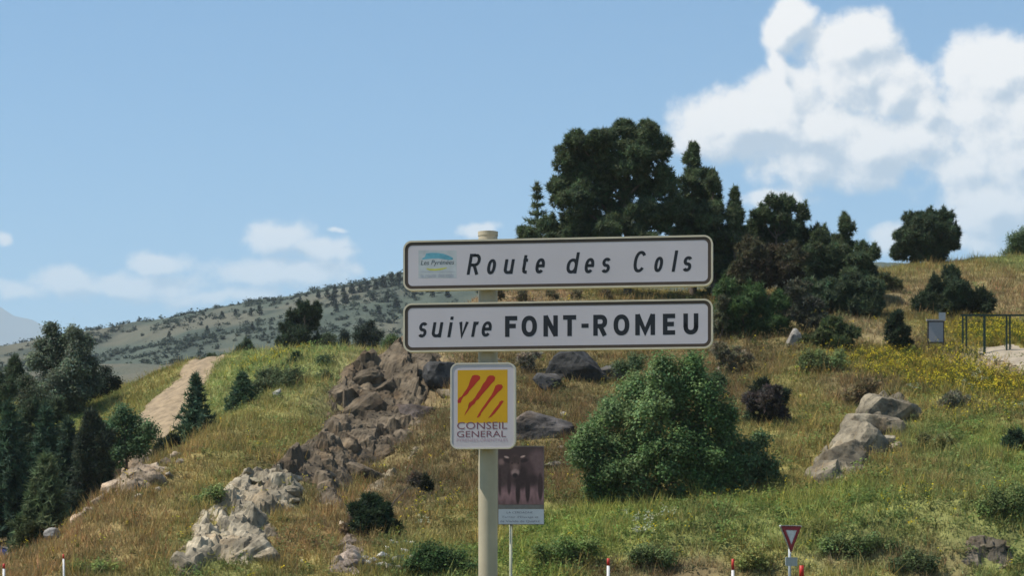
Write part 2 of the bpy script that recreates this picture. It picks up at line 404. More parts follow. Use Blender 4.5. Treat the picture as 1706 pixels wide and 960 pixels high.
# ------------------------------------------------------------------ land cover: what grows where
MIDS = (.110, .092, .042); DRY = (.172, .136, .060); CREST = (.185, .215, .080); OLIVE = (.166, .156, .055); GREEN = (.140, .165, .056); LUSH = (.155, .19, .050)
TAN = (.165, .138, .075); YEL = (.145, .132, .028); DIRT = (.185, .148, .085); PALE = (.26, .22, .155); BROWN = (.112, .090, .050); DULL = (.135, .115, .06)
COVER = [  # u, v, ru, rv, colour, weight, grass density
    (60, 930, 160, 50, DRY, 1.6, 1), (200, 870, 120, 60, DRY, 1.4, 1), (330, 820, 120, 70, OLIVE, 1.2, 1), (420, 730, 110, 60, OLIVE, 1.6, 1),
    (470, 670, 90, 30, OLIVE, 1.2, 1), (330, 930, 60, 40, GREEN, .9, 1), (160, 955, 60, 25, GREEN, 1.2, 1), (235, 820, 60, 30, DRY, 1.6, 1), (300, 770, 40, 40, DRY, 1, 1), (480, 640, 100, 40, CREST, 1.3, 1),
    (420, 610, 140, 20, CREST, 1.6, 1), (560, 600, 90, 12, CREST, 1, .8), (230, 640, 60, 25, OLIVE, 1.6, 1), (180, 690, 60, 30, GREEN, 1, 1), (90, 700, 120, 40, GREEN, 1, 1),
    (12, 914, 50, 22, BROWN, 4, .1), (580, 880, 60, 50, DRY, 1.6, 1), (540, 950, 90, 25, OLIVE, 1.4, 1), (520, 900, 60, 40, DRY, 1.2, .9), (470, 960, 60, 14, GREEN, .8, 1),
    (620, 690, 90, 80, DIRT, 1.2, .25), (690, 620, 70, 30, DIRT, 1.2, .4), (470, 790, 60, 30, DULL, 1.2, .4), (720, 760, 70, 50, MIDS, 1.6, 1), (700, 830, 70, 40, BROWN, 1.2, .8), (780, 800, 60, 60, MIDS, 1.3, 1),
    (760, 880, 70, 40, OLIVE, 1.4, 1), (730, 930, 60, 25, GREEN, 1.5, 1), (690, 700, 30, 60, BROWN, 1.2, .5), (830, 650, 70, 50, MIDS, 1.3, 1), (900, 560, 100, 40, MIDS, 1, .7), (840, 500, 90, 20, DIRT, 1, .5), (950, 680, 60, 60, MIDS, 1, 1),
    (900, 780, 60, 50, MIDS, 1.3, 1), (900, 910, 80, 40, LUSH, 2.2, 1.2), (1000, 880, 100, 30, LUSH, 2, 1.2), (1000, 945, 60, 25, BROWN, 1.4, .5), (1130, 945, 110, 22, BROWN, 2, .5), (1120, 900, 110, 25, GREEN, 1.4, 1.1), (1250, 925, 60, 25, OLIVE, 1.4, .9),
    (1180, 860, 150, 18, GREEN, 2, 1.2), (1350, 840, 150, 25, LUSH, 1.4, 1.2), (1450, 860, 120, 40, GREEN, 1.6, 1.2), (1420, 930, 60, 20, BROWN, 1.4, .5), (1560, 940, 80, 25, BROWN, 1.3, .6), (1650, 850, 80, 50, GREEN, 1.4, 1.2),
    (1600, 760, 100, 60, GREEN, 1.2, 1.1), (1690, 760, 50, 60, LUSH, 1.6, 1.2), (1540, 800, 70, 50, OLIVE, 1.2, 1), (1290, 780, 60, 50, OLIVE, 1.3, 1), (1350, 680, 60, 60, OLIVE, 1.5, 1), (1220, 640, 60, 50, MIDS, 1.4, .9), (1250, 600, 70, 30, MIDS, 1.4, .9),
    (1330, 620, 50, 30, OLIVE, 1.2, 1), (1390, 580, 60, 40, OLIVE, 1.4, 1), (1420, 650, 70, 30, BROWN, 1, 1), (1530, 610, 110, 25, YEL, 2.2, 1.2), (1650, 640, 90, 25, YEL, 2.2, 1.2), (1600, 690, 100, 25, OLIVE, 1.4, 1),
    (1660, 560, 70, 22, YEL, 1.8, 1.2), (1455, 545, 50, 18, TAN, 2, .6), (1510, 545, 50, 20, OLIVE, 1.2, 1), (1540, 575, 40, 18, TAN, 1.0, .9), (1650, 600, 60, 14, PALE, 3.0, .1), (1700, 610, 50, 16, PALE, 3, .1),
    (1600, 480, 140, 40, TAN, 2.0, .7), (1690, 480, 70, 50, DRY, 1.8, .8), (1500, 460, 60, 14, OLIVE, 1.6, 1), (1680, 438, 90, 10, GREEN, 1.6, 1), (1560, 445, 70, 10, OLIVE, 1.6, 1),
    (1150, 560, 120, 60, MIDS, 1, .8), (1350, 540, 70, 40, DULL, 1.2, .8), (1400, 500, 80, 30, DULL, 1.2, .6),
]
COV = []
for (u, v, ru, rv, c, w, d) in COVER:
    a = ground_at(u, v); b1 = ground_at(u, v + rv); b2 = ground_at(u, v - rv)
    ry = max(1.0, min(abs(b2[1] - b1[1]) / 2, 14)); rx = ru / F * a[1]
    COV.append((a[0], a[1], rx, ry, c, w, d))
def cover(x, y):
    wx = x + 1.6 * fbm(x / 3.5, y / 3.5, 3); wy = y + 2.2 * fbm(x / 3.5 + 40, y / 3.5, 3)
    W = np.full(x.shape, .05); col = np.zeros(x.shape + (3,)); col += np.array(OLIVE) * .05; den = np.full(x.shape, .05)
    for (cx_, cy_, rx, ry, c, w, d) in COV:
        g = w * np.exp(-1.4 * (((wx - cx_) / rx) ** 2 + ((wy - cy_) / ry) ** 2))
        W += g; col += g[..., None] * np.array(c); den += g * d
    col /= W[..., None]; den /= W
    col = col * np.array((1.46, 1.34, 1.32)) * np.clip(1 + .38 * fbm(x / 1.9 + 11, y / 2.6, 3), .6, 1.5)[..., None]
    return col, den
# sandy dirt track climbing to the crest on the left
TRACK = [ground_at(*p) for p in ((284, 722), (268, 692), (297, 655), (316, 632), (328, 617))]
TRACK = [np.array([p[0], p[1]]) for p in TRACK] + [np.array([TRACK[-1][0] + 1.2, TRACK[-1][1] + 12.])]
TRACK_W = [1.1, 2.0, 2.15, 1.75, 1.45, 1.3]
def track_mask(x, y):
    m = np.full(x.shape, 9.0)
    for i in range(len(TRACK) - 1):
        a, b = TRACK[i], TRACK[i + 1]; ab = b - a
        t = np.clip(((x - a[0]) * ab[0] + (y - a[1]) * ab[1]) / (ab @ ab), 0, 1)
        w = TRACK_W[i] * (1 - t) + TRACK_W[i + 1] * t
        m = np.minimum(m, np.hypot(x - a[0] - t * ab[0], y - a[1] - t * ab[1]) / w)
    return m

# ------------------------------------------------------------------ ground sheet
def grow(start, end, step, ratio):
    o = []; s = step; x = start
    while abs(x - start) < abs(end - start):
        x = x + math.copysign(s, end - start); o.append(x); s *= ratio
    return o
xs = np.array(sorted(grow(-62, -22500, .6, 1.18) + list(np.arange(-62, 62.01, .5)) + grow(62, 22500, .6, 1.18)))
ys = np.array(sorted(grow(92, -22500, .8, 1.22) + list(np.arange(92, 200.01, .5)) + grow(200, 22500, .6, 1.13)))
XX, YY = np.meshgrid(xs, ys); ZZ = H(XX, YY)
inner = (XX > GX0) & (XX < GX1) & (YY > 90) & (YY < GY1)
col, _ = cover(XX, YY)
col = np.where(inner[..., None], col, np.array(OLIVE) * .9)
tm = sstep(1.15, .85, track_mask(XX, YY))[..., None]
ZZ = ZZ - .12 * tm[..., 0]
col = col * (1 - .8 * tm) + .8 * tm * np.array(DIRT)
def grid_faces(ny, nx):
    i = np.arange(ny * nx).reshape(ny, nx)
    return np.stack([i[:-1, :-1], i[:-1, 1:], i[1:, 1:], i[1:, :-1]], -1).reshape(-1, 4)
me = mesh_np('ground', np.stack([XX, YY, ZZ], -1).reshape(-1, 3), grid_faces(*XX.shape), M_GROUND, col.reshape(-1, 3), True)
tag(obj('ground', me), kind='structure')

# dirt track sheet
M_SAND = plain("sand", (.255, .190, .118), .95, noise_amt=.3, scale=1.9, bump=.9)
rows = []
n = 60
pts = np.array(TRACK)
tt = np.linspace(0, len(pts) - 1, n)
cl = np.stack([np.interp(tt, range(len(pts)), pts[:, k]) for k in (0, 1)], -1)
wd = np.interp(tt, range(len(pts)), TRACK_W)
for i in range(n):
    d = cl[min(i + 1, n - 1)] - cl[max(i - 1, 0)]; d /= np.linalg.norm(d); nr = np.array([d[1], -d[0]])
    for k in range(13):
        s = (k / 12 * 2 - 1)
        e = 1 + (.45 * mnoise.noise(Vector((i * .33, 5 if s > 0 else 0, 0))) + .3 * mnoise.noise(Vector((i * 1.1, 9 if s > 0 else 2, 0)))) * abs(s) ** 3
        q = cl[i] + nr * s * wd[i] * e
        rut = -.16 * math.exp(-((abs(s) - .45) / .16) ** 2) + .05 * mnoise.noise(Vector((i * .8, s * 2.5, 3)))
        rows.append((q[0], q[1], float(H(q[0], q[1])) + .03 + rut + .05 * (1 - s * s)))
me = mesh_np('dirt_track', np.array(rows), grid_faces(n, 13), M_SAND, None, True)
tag(obj('dirt_track', me), kind='structure')

# bare sandy path at the right
SANDY = [ground_at(*p)[:2] for p in ((1628, 583), (1658, 578), (1706, 580), (1770, 584), (1800, 610), (1770, 632), (1712, 622), (1690, 616), (1655, 606), (1636, 596))]
def in_poly(poly, x, y):
    c = np.zeros(x.shape, bool); n = len(poly); j = n - 1
    for i in range(n):
        (xi, yi), (xj, yj) = poly[i], poly[j]
        c ^= ((yi > y) != (yj > y)) & (x < (xj - xi) * (y - yi) / (yj - yi + 1e-12) + xi); j = i
    return c
def in_sand(x, y):
    return in_poly(SANDY, x + .9 * fbm(x / 1.5, y / 1.5, 2), y + 1.2 * fbm(x / 1.5 + 5, y / 1.5, 2))
sx_, sy_ = np.meshgrid(np.arange(min(p[0] for p in SANDY) - 2, max(p[0] for p in SANDY) + 2, .25), np.arange(min(p[1] for p in SANDY) - 2, max(p[1] for p in SANDY) + 2, .25))
sf = grid_faces(*sx_.shape); sf = sf[in_sand(sx_, sy_).ravel()[sf].all(1)]
us, iv = np.unique(sf, return_inverse=True)
sv = np.stack([sx_, sy_, H(sx_, sy_) + .06 + .03 * fbm(sx_ / .7, sy_ / .7, 2)], -1).reshape(-1, 3)[us]
tag(obj('sandy_path', mesh_np('sandy_path', sv, iv.reshape(sf.shape), plain("pale_sand", (.30, .25, .185), .95, noise_amt=.25, scale=1.5, bump=.5), None, True)), kind='structure')

# road in front of the bank (just under the frame)
M_ASPH = plain("asphalt", (.05, .05, .052), .9, noise_amt=.2, scale=20)
me = mesh_np('road', np.array([(-300, 76, .006), (300, 76, .006), (300, 88, .006), (-300, 88, .006)]), np.array([[0, 1, 2, 3]]), M_ASPH)
tag(obj('road', me), kind='structure')

# ------------------------------------------------------------------ distant hill and mountain
HC = []
for u, v in ((-500, 604), (-300, 608), (0, 612), (90, 606), (160, 585), (250, 552), (380, 515), (450, 502), (560, 487), (650, 466), (760, 450), (900, 440), (1200, 438), (1500, 450)):
    HC.append(P(u, v, 1400))
    q = P(u, v + (650 - v) * .33, 1050); HC.append(q)
    q = P(u, v + (650 - v) * .72, 750); HC.append(q)
    q = P(u, 655, 520); HC.append(q)
    q = P(u, 1000, 330); HC.append(q)
    q = P(u, v, 1400); HC.append(np.array([q[0], 1700, q[2] - 25])); HC.append(np.array([q[0] * 1.2, 2500, -20]))
HC = np.array(HC); _sc = 400.0
hfit = tps_fit(HC, 1e-4)
hx = np.arange(-640, 420, 6.0); hy = np.concatenate([np.arange(330, 1500, 12.0), np.arange(1500, 2500, 60.)])
HX, HY = np.meshgrid(hx, hy)
HH = tps_eval(hfit, HX, HY) + 4.5 * fbm(HX / 90, HY / 90, 4) + 1.0 * fbm(HX / 14, HY / 20, 3)
def HillZ(x, y):
    return float(tps_eval(hfit, np.array([x]), np.array([y]))[0] + 4.5 * fbm(np.array([x / 90]), np.array([y / 90]), 4)[0])
n1 = fbm(HX / 70, HY / 160, 4); n2 = fbm(HX / 25 + 9, HY / 60, 3)
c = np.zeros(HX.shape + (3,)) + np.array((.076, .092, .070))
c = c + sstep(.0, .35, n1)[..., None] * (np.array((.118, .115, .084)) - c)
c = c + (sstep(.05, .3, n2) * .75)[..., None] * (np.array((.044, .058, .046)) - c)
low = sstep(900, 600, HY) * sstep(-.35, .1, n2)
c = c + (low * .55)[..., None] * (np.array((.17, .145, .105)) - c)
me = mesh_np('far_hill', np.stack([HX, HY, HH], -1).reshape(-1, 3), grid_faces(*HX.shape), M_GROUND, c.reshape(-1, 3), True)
tag(obj('far_hill', me), kind='structure')

mx_ = np.arange(-3600, -300, 30.0) * 5.0; my_ = np.arange(2700, 4300, 40.0) * 5.0
MX, MY = np.meshgrid(mx_, my_)
peak = 5.0 * np.interp(MX / 5.0, [-3600, -2600, -1500, -900, -850, -790, -720, -600, -300], [300, 450, 540, 465, 442, 416, 372, 290, 60])
# a summit about 19 km away
ridge = np.exp(-np.abs(MY - 19500) / 2600.0)
MZ = peak * ridge * (1 + .09 * fbm(MX / 1500, MY / 1500, 4)) - 10
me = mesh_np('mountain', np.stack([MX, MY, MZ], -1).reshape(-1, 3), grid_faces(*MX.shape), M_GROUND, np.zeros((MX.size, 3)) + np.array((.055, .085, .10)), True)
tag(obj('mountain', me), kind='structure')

# ------------------------------------------------------------------ haze
if HAZE_DENSITY > 0:
    bm = bmesh.new(); bmesh.ops.create_cube(bm, size=1)
    for v in bm.verts:
        v.co = Vector((v.co.x * 46000, v.co.y * 46000, 1145 + v.co.z * 2310))   # z -10 .. 2300
    hm = bpy.data.materials.new("haze"); hm.use_nodes = True; hm.node_tree.nodes.clear()
    pv = N(hm.node_tree, 'ShaderNodeVolumePrincipled'); mo = N(hm.node_tree, 'ShaderNodeOutputMaterial')
    pv.inputs['Color'].default_value = (.70, .81, .92, 1); pv.inputs['Density'].default_value = HAZE_DENSITY; pv.inputs['Anisotropy'].default_value = .0
    link(hm.node_tree, pv.outputs[0], mo.inputs['Volume'])
    tag(bm_obj('haze', bm, hm), kind='stuff')

# ------------------------------------------------------------------ foliage builders
def unit(a): return a / (np.linalg.norm(a, axis=-1, keepdims=True) + 1e-9)
def blades(pts, outward, k, length, width, bias, cols):
    """k needle/leaf triangles per point, pointing outward with some spread"""
    n = len(pts)
    root = np.repeat(pts, k, 0); o = np.repeat(outward, k, 0)
    d = unit(o * bias + rng.normal(size=(n * k, 3)))
    L = length * rng.uniform(.6, 1.25, (n * k, 1))
    side = unit(np.cross(d, o + .55 * rng.normal(size=(n * k, 3)))) * width * .5
    root = root + rng.normal(size=root.shape) * length * .12
    v = np.stack([root - side, root + side, root + d * L], 1).reshape(-1, 3)
    f = np.arange(n * k * 3).reshape(-1, 3)
    c = np.repeat(np.repeat(cols, k, 0) * rng.uniform(.8, 1.2, (n * k, 1)), 3, 0)
    return v, f, c
def leaves(pts, outward, k, rad, size, cols):
    n = len(pts)
    ctr = np.repeat(pts, k, 0) + rng.normal(size=(n * k, 3)) * rad * .55
    nr = unit(np.repeat(outward, k, 0) * 1.5 + .8 * rng.normal(size=(n * k, 3)) + np.array([0, 0, .35]))
    a = unit(np.cross(nr, rng.normal(size=nr.shape))); b = np.cross(nr, a)
    s = size * rng.uniform(.6, 1.3, (n * k, 1))
    v = np.stack([ctr - a * s, ctr - b * s * .55, ctr + a * s, ctr + b * s * .55], 1).reshape(-1, 3)
    q = np.arange(n * k * 4).reshape(-1, 4)
    f = np.concatenate([q[:, [0, 1, 2]], q[:, [0, 2, 3]]])
    c = np.repeat(np.repeat(cols, k, 0) * rng.uniform(.75, 1.25, (n * k, 1)), 4, 0)
    return v, f, c
def tubes(paths):
    """paths: list of (points, radii) -> one mesh of tapered tubes"""
    V = []; Fc = []; base = 0
    for pts, rad in paths:
        pts = np.asarray(pts, float); n = len(pts); k = 7
        for i in range(n):
            d = pts[min(i + 1, n - 1)] - pts[max(i - 1, 0)]; d = d / (np.linalg.norm(d) + 1e-9)
            a = np.cross(d, (0.31, .95, .05)); a /= np.linalg.norm(a); b = np.cross(d, a)
            for j in range(k):
                t = 2 * math.pi * j / k
                V.append(pts[i] + (a * math.cos(t) + b * math.sin(t)) * rad[i])
        for i in range(n - 1):
            for j in range(k):
                Fc.append((base + i * k + j, base + i * k + (j + 1) % k, base + (i + 1) * k + (j + 1) % k, base + (i + 1) * k + j))
        base += n * k
    return np.array(V), np.array(Fc)
def limb(a, b, r0, r1, n=5, sag=.12):
    a = np.asarray(a, float); b = np.asarray(b, float)
    t = np.linspace(0, 1, n)[:, None]
    p = a + (b - a) * t + rng.normal(size=(n, 3)) * np.linalg.norm(b - a) * .03 * np.sin(t * math.pi)
    p[:, 2] -= sag * np.linalg.norm(b - a) * (np.sin(t[:, 0] * math.pi)) * .4
    return p, np.linspace(r0, r1, n)

def jitter_cols(n, col, amt=.25, hue=.10):
    c = np.array(col)[None] * rng.uniform(1 - amt, 1 + amt, (n, 1))
    c = c * (1 + rng.normal(size=(n, 3)) * np.array([hue, hue * .4, hue]))
    return np.clip(c, .004, .9)

def tree(name, label, cat, lobes, D, col, kind='pine', group=None, base=None, clump=.34, dens=1.0, flat=1.0, trunk_r=None, depth=1.0, col2=None, sink=.1):
    """lobes: (u, v, r) crown masses measured in reference pixels, given real depth and thickness at distance D"""
    px = D / F
    L = []
    for i, lb in enumerate(lobes):
        p = P(lb[0], lb[1], D); r = lb[2] * px * (1.02 if kind == 'pine' else 1.06)
        p[1] += rng.uniform(-.9, .9) * r * depth
        L.append((p, r))
    cu = np.mean([l[0] for l in lobes]) if base is None else base
    bx = (cu - CX) / F * D; bz = float(H(bx, D))
    root = empty(name, (bx, D, bz), label, cat, group)
    org = np.array([bx, D, bz])
    # wood
    topz = max(p[2] for p, r in L)
    tr = trunk_r or max(.05, .028 * (topz - bz))
    paths = []
    zc = np.array([p[2] for p, r in L])
    tx = np.array([bx, D]); tops = sorted(L, key=lambda a: -a[0][2])[:1][0][0]
    n = 7; tp = []
    for i in range(n):
        t = i / (n - 1)
        tp.append((bx + (tops[0] - bx) * t ** 1.3 + rng.normal() * .06 * (t > 0), D + (tops[1] - D) * t + rng.normal() * .06 * (t > 0), bz - .3 + (topz - bz + .3) * t))
    tp = np.array(tp); paths.append((tp, np.linspace(tr, tr * .15, n)))
    for p, r in L:
        h = min(max((p[2] - bz) * .72, .1), topz - bz)
        j = np.interp(bz + h, tp[:, 2], range(n)); a = tp[int(j)] * (1 - j % 1) + tp[min(int(j) + 1, n - 1)] * (j % 1)
        paths.append(limb(a, p, tr * .38, tr * .08))
    V, Fc = tubes(paths)
    obj('trunk', mesh_np('trunk', V - org, Fc, M_BARK, None, True), root)
    # crown
    PT = []; OW = []; CL = []
    for li, (p, r) in enumerate(L):
        m = int((1.3 if kind == 'pine' else 1.0) * dens * (34 + 27 * (r / clump) ** 2))
        # each mass is a core with separate foliage pads on its branch ends
        nsub = 1 + int(np.clip(11 * r, 4, 16))
        sd0 = unit(rng.normal(size=(nsub, 3)) + np.array([0, 0, .15]))
        sub = sd0 * r * rng.uniform(.58, .88, (nsub, 1)) * np.array([1, 1, flat])
        sr = r * rng.uniform(.24, .42, nsub)
        sub[0] = 0; sr[0] = r * .80
        wgt = sr ** 2; wgt[0] *= 1.1
        which = rng.choice(nsub, m, p=wgt / wgt.sum())
        d = unit(rng.normal(size=(m, 3)) + np.array([0, 0, .3]))
        rr = sr[which][:, None] * rng.uniform(.2, 1.0, (m, 1)) ** .5
        pts = p + sub[which] + d * rr * np.where(which > 0, .72, 1.0)[:, None] ** np.array([0, 0, 1.0]) * np.array([1, 1, flat])
        PT.append(pts); OW.append(unit(d + sub[which] / (r + .01) * .5 + np.array([0, 0, .45])))
        cc = np.array(col) * rng.uniform(.88, 1.12)
        if col2 is not None and rng.random() < .45: cc = np.array(col2) * rng.uniform(.9, 1.1)
        CL.append(jitter_cols(m, cc) * rng.uniform(.78, 1.25, nsub)[which][:, None])
        if kind == 'pine' or name == 'large_bush':
            for q in range(nsub):
                nl = 0 if r > .9 else (1 if q else 3)
                for _ in range(nl):
                    a_ = rng.uniform(0, 6.28); e_ = rng.uniform(0, .9) * sr[q]
                    b_ = p + sub[q] + np.array([math.cos(a_) * e_, math.sin(a_) * e_, math.sqrt(max(sr[q] ** 2 - e_ ** 2, 0)) * .9])
                    hh = rng.uniform(.12, .36)
                    t_ = np.linspace(0, 1, 4)[:, None]
                    PT.append(b_ + t_ * np.array([0, 0, hh])); OW.append(np.tile([0, 0, 1.0], (4, 1)) + d[:4] * .2); CL.append(jitter_cols(4, np.array(col) * 1.1))
    PT = np.concatenate(PT); OW = np.concatenate(OW); CL = np.concatenate(CL)
    keep = PT[:, 2] > H(PT[:, 0], PT[:, 1]) + sink * 0 + .02
    PT, OW, CL = PT[keep], OW[keep], CL[keep]
    if kind == 'pine':
        v, f, c = blades(PT, OW, 13, clump * 1.0, clump * .22, .5, CL); mat = M_NEEDLE
    elif kind == 'leaf':
        v, f, c = leaves(PT, OW, 14, clump * .9, clump * .22, CL); mat = M_LEAF
    else:   # fine shrub
        v, f, c = blades(PT, OW, 12, clump * .8, clump * .24, 1.0, CL); mat = M_LEAF
    obj('crown', mesh_np('crown', v - org, f, mat, c), root)
    return root

def spruce(name, label, cat, u, vbase, vtop, wpx, D, col, group=None, whorls=15, per=9, seed=0, droop=.35, openness=1.0):
    px = D / F
    b = P(u, vbase, D); top = EYE + (HZ - vtop) / F * D
    bx = b[0]; bz = float(H(bx, D)); z0 = min(b[2], bz + 1.0); z0 = max(z0, bz)
    h = top - bz; Rr = wpx * px / 2
    root = empty(name, (bx, D, bz), label, cat, group); org = np.array([bx, D, bz])
    lean = rng.normal() * .02 * h
    paths = [([(bx, D, bz - .2), (bx + lean * .5, D, bz + h * .5), (bx + lean, D, bz + h)], [.035 * h * .6 + .03, .02 * h * .6, .012])]
    PT = []; OW = []; CL = []
    for w in range(whorls):
        t = (w + .3) / whorls
        z = bz + (.04 + .96 * t) * h
        rad = Rr * (1 - t) ** .85 * rng.uniform(.82, 1.12) + .05
        ph = rng.uniform(0, 6.28)
        for k in range(max(4, int(per * (1 - .45 * t)))):
            a = ph + k * 6.283 / max(4, int(per * (1 - .45 * t))) + rng.normal() * .15
            rr = rad * rng.uniform(.72, 1.15)
            dv = np.array([math.cos(a), math.sin(a), 0])
            nseg = max(3, int(rr / .16))
            s = np.linspace(.18, 1, nseg)
            p = np.array([bx + lean * t, D, z]) + dv * (s * rr)[:, None]
            p[:, 2] += -droop * rr * s ** 1.4 + .16 * rr * s ** 3
            PT.append(p); OW.append(np.repeat((dv * .7 + np.array([0, 0, .6]))[None], nseg, 0))
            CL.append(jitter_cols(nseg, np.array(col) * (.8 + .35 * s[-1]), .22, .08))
            if rr > .3: paths.append((np.array([(bx + lean * t, D, z), p[-1]]), [.02 + .012 * rr, .008]))
    tt = np.array([[bx + lean, D, bz + h * q] for q in np.linspace(.9, 1.0, 6)])
    PT.append(tt); OW.append(np.tile([0, 0, 1.], (6, 1))); CL.append(jitter_cols(6, col))
    V, Fc = tubes(paths)
    obj('trunk', mesh_np('trunk', V - org, Fc, M_BARK, None, True), root)
    PT = np.concatenate(PT); OW = np.concatenate(OW); CL = np.concatenate(CL)
    keep = PT[:, 2] > H(PT[:, 0], PT[:, 1]) + .02
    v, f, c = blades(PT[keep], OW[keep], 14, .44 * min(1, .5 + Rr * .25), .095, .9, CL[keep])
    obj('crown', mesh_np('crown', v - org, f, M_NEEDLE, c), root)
    return root

PINE = (.092, .122, .062); PINE_D = (.074, .102, .056); PINE_O = (.085, .080, .046); SPR = (.034, .060, .030); BUSH = (.050, .092, .034); JUN = (.038, .056, .030)
G_RP = 'pines on the right-hand hilltop'
tree('pine_tree', 'largest pine with a broad rounded dark crown, rising above the upper sign', 'pine tree',
     [(960, 237, 22), (948, 270, 30), (945, 310, 30), (955, 345, 34), (985, 372, 30), (1000, 238, 26), (1040, 226, 28), (1080, 229, 28), (1102, 247, 18), (1000, 275, 36), (1050, 270, 42), (1090, 272, 30),
      (980, 320, 36), (1030, 322, 36), (1078, 318, 30), (1112, 318, 26), (1090, 365, 32), (1122, 355, 26), (1052, 372, 30), (1015, 390, 30), (960, 390, 26), (1000, 430, 40), (1080, 430, 40), (1135, 400, 26), (1130, 350, 22), (965, 425, 26)], 166, PINE, group=G_RP, base=1045, dens=1.15)
spruce('spruce_tree', 'small spiky young conifer against the sky left of the largest pine', 'conifer tree', 897, 470, 306, 84, 172, PINE, whorls=13, per=8, droop=.1)
tree('pine_sapling', 'low bushy pine beneath the left side of the largest pine', 'pine tree', [(915, 375, 18), (935, 388, 20), (925, 410, 22), (880, 395, 20)], 170, PINE, group=G_RP)
tree('pine_tree', 'slim pine spire just right of the largest pine', 'pine tree', [(1155, 250, 9), (1155, 268, 15), (1157, 292, 22), (1150, 322, 28), (1160, 352, 32), (1148, 392, 34), (1160, 440, 34)], 169, PINE, group=G_RP)
tree('pine_tree', 'narrow pointed pine standing second right of the largest pine', 'pine tree', [(1188, 294, 7), (1188, 311, 13), (1187, 334, 20), (1184, 364, 27), (1188, 402, 33), (1194, 442, 35), (1200, 475, 30)], 167, PINE, group=G_RP)
tree('pine_tree', 'thin short pine spire above the right end of the upper sign', 'pine tree', [(1224, 326, 7), (1224, 343, 12), (1223, 366, 19), (1221, 398, 26), (1220, 440, 32), (1248, 425, 22), (1225, 475, 30)], 166, PINE, group=G_RP)
tree('pine_tree', 'pine with several ragged tops in the middle of the hilltop row', 'pine tree', [(1287, 341, 12), (1311, 341, 14), (1335, 357, 13), (1300, 368, 24), (1268, 362, 18), (1326, 384, 20), (1282, 398, 26), (1312, 404, 28), (1330, 440, 28), (1352, 405, 20), (1350, 425, 24), (1270, 420, 24), (1258, 378, 18), (1250, 400, 24), (1364, 396, 16), (1374, 416, 20)], 170, PINE, group=G_RP, base=1300)
tree('pine_tree', 'olive brown thin-needled pine in front of the ragged topped pine', 'pine tree', [(1252, 420, 26), (1285, 428, 30), (1318, 432, 26), (1268, 455, 28), (1308, 462, 28), (1240, 455, 22)], 162, PINE_O, group=G_RP, dens=.8, col2=(.075, .062, .04))
tree('pine_tree', 'pine with one pointed leader near the right end of the hilltop row', 'pine tree', [(1408, 367, 8), (1408, 384, 14), (1406, 408, 22), (1392, 430, 28), (1366, 402, 14), (1360, 430, 24), (1394, 456, 30), (1370, 470, 28), (1345, 455, 26), (1425, 445, 20), (1350, 480, 24)], 168, PINE, group=G_RP, base=1395)
tree('pine_tree', 'rightmost pine of the row, leaning out to the right', 'pine tree', [(1440, 416, 14), (1456, 424, 11), (1430, 438, 22), (1452, 452, 14), (1420, 470, 25), (1440, 490, 22)], 166, PINE, group=G_RP, base=1415)
tree('pine_tree', 'dense black-green low pine filling the foot of the row at right', 'pine tree', [(1400, 500, 30), (1440, 503, 24), (1375, 490, 26), (1425, 515, 20), (1400, 520, 20), (1352, 515, 20), (1455, 485, 22), (1458, 512, 14), (1340, 490, 24), (1425, 480, 26)], 160, PINE_D, group=G_RP)
tree('broad_conifer', 'brighter green spreading conifer right of the lower sign', 'conifer tree', [(1255, 492, 22), (1230, 512, 24), (1268, 515, 24), (1298, 505, 18), (1214, 538, 20), (1255, 545, 26), (1290, 540, 20), (1225, 562, 20), (1262, 568, 20), (1300, 560, 16), (1238, 580, 20), (1275, 582, 18), (1305, 545, 20), (1215, 590, 14), (1205, 485, 20), (1200, 520, 18)], 152, (.075, .125, .045), flat=.75)
tree('grey_shrub', 'greyish twiggy shrub below the olive brown pine', 'shrub', [(1330, 492, 24), (1352, 510, 20), (1322, 520, 18), (1340, 535, 16), (1365, 535, 16)], 152, (.085, .088, .062), 'fine', dens=.8)
tree('pine_tree', 'solitary round crowned pine on the bare ridge at right', 'pine tree', [(1522, 369, 17), (1550, 364, 14), (1574, 366, 16), (1508, 395, 19), (1540, 390, 26), (1574, 393, 22), (1500, 420, 15), (1530, 420, 20), (1562, 420, 20), (1586, 404, 15), (1520, 400, 26), (1560, 400, 28), (1540, 375, 22), (1545, 418, 22), (1585, 390, 16)], 191, PINE_D, base=1545, dens=1.3)
tree('broadleaf_tree', 'pale green round tree on the ridge at the right edge', 'broadleaf tree', [(1700, 405, 22), (1722, 400, 24), (1710, 420, 24), (1690, 420, 16), (1735, 420, 24)], 212, (.085, .12, .06), 'leaf')
tree('pine_bush', 'bushy young pine behind the grey information board', 'pine tree', [(1582, 462, 16), (1560, 480, 18), (1590, 485, 24), (1550, 505, 22), (1580, 512, 24), (1605, 500, 18), (1530, 510, 14)], 163, (.045, .066, .035))
tree('pine_bush', 'small pine beside the left end of the green barrier', 'pine tree', [(1637, 496, 12), (1628, 510, 13), (1645, 512, 12)], 162, (.04, .055, .03))
tree('juniper', 'dark upright juniper left of the grey information board', 'juniper', [(1494, 530, 12), (1492, 545, 18), (1498, 562, 20), (1505, 575, 12)], 146, (.038, .056, .03), 'fine')
tree('shrub', 'light olive shrub at the foot of the tan ridge slope', 'shrub', [(1472, 475, 20), (1490, 482, 16), (1460, 492, 16)], 172, (.11, .12, .055), 'fine')
tree('shrub', 'low bright green shrub right of the pale standing stone', 'shrub', [(1385, 545, 20), (1410, 558, 20), (1370, 565, 20), (1395, 575, 22), (1345, 570, 14)], 148, (.075, .10, .04), 'fine')

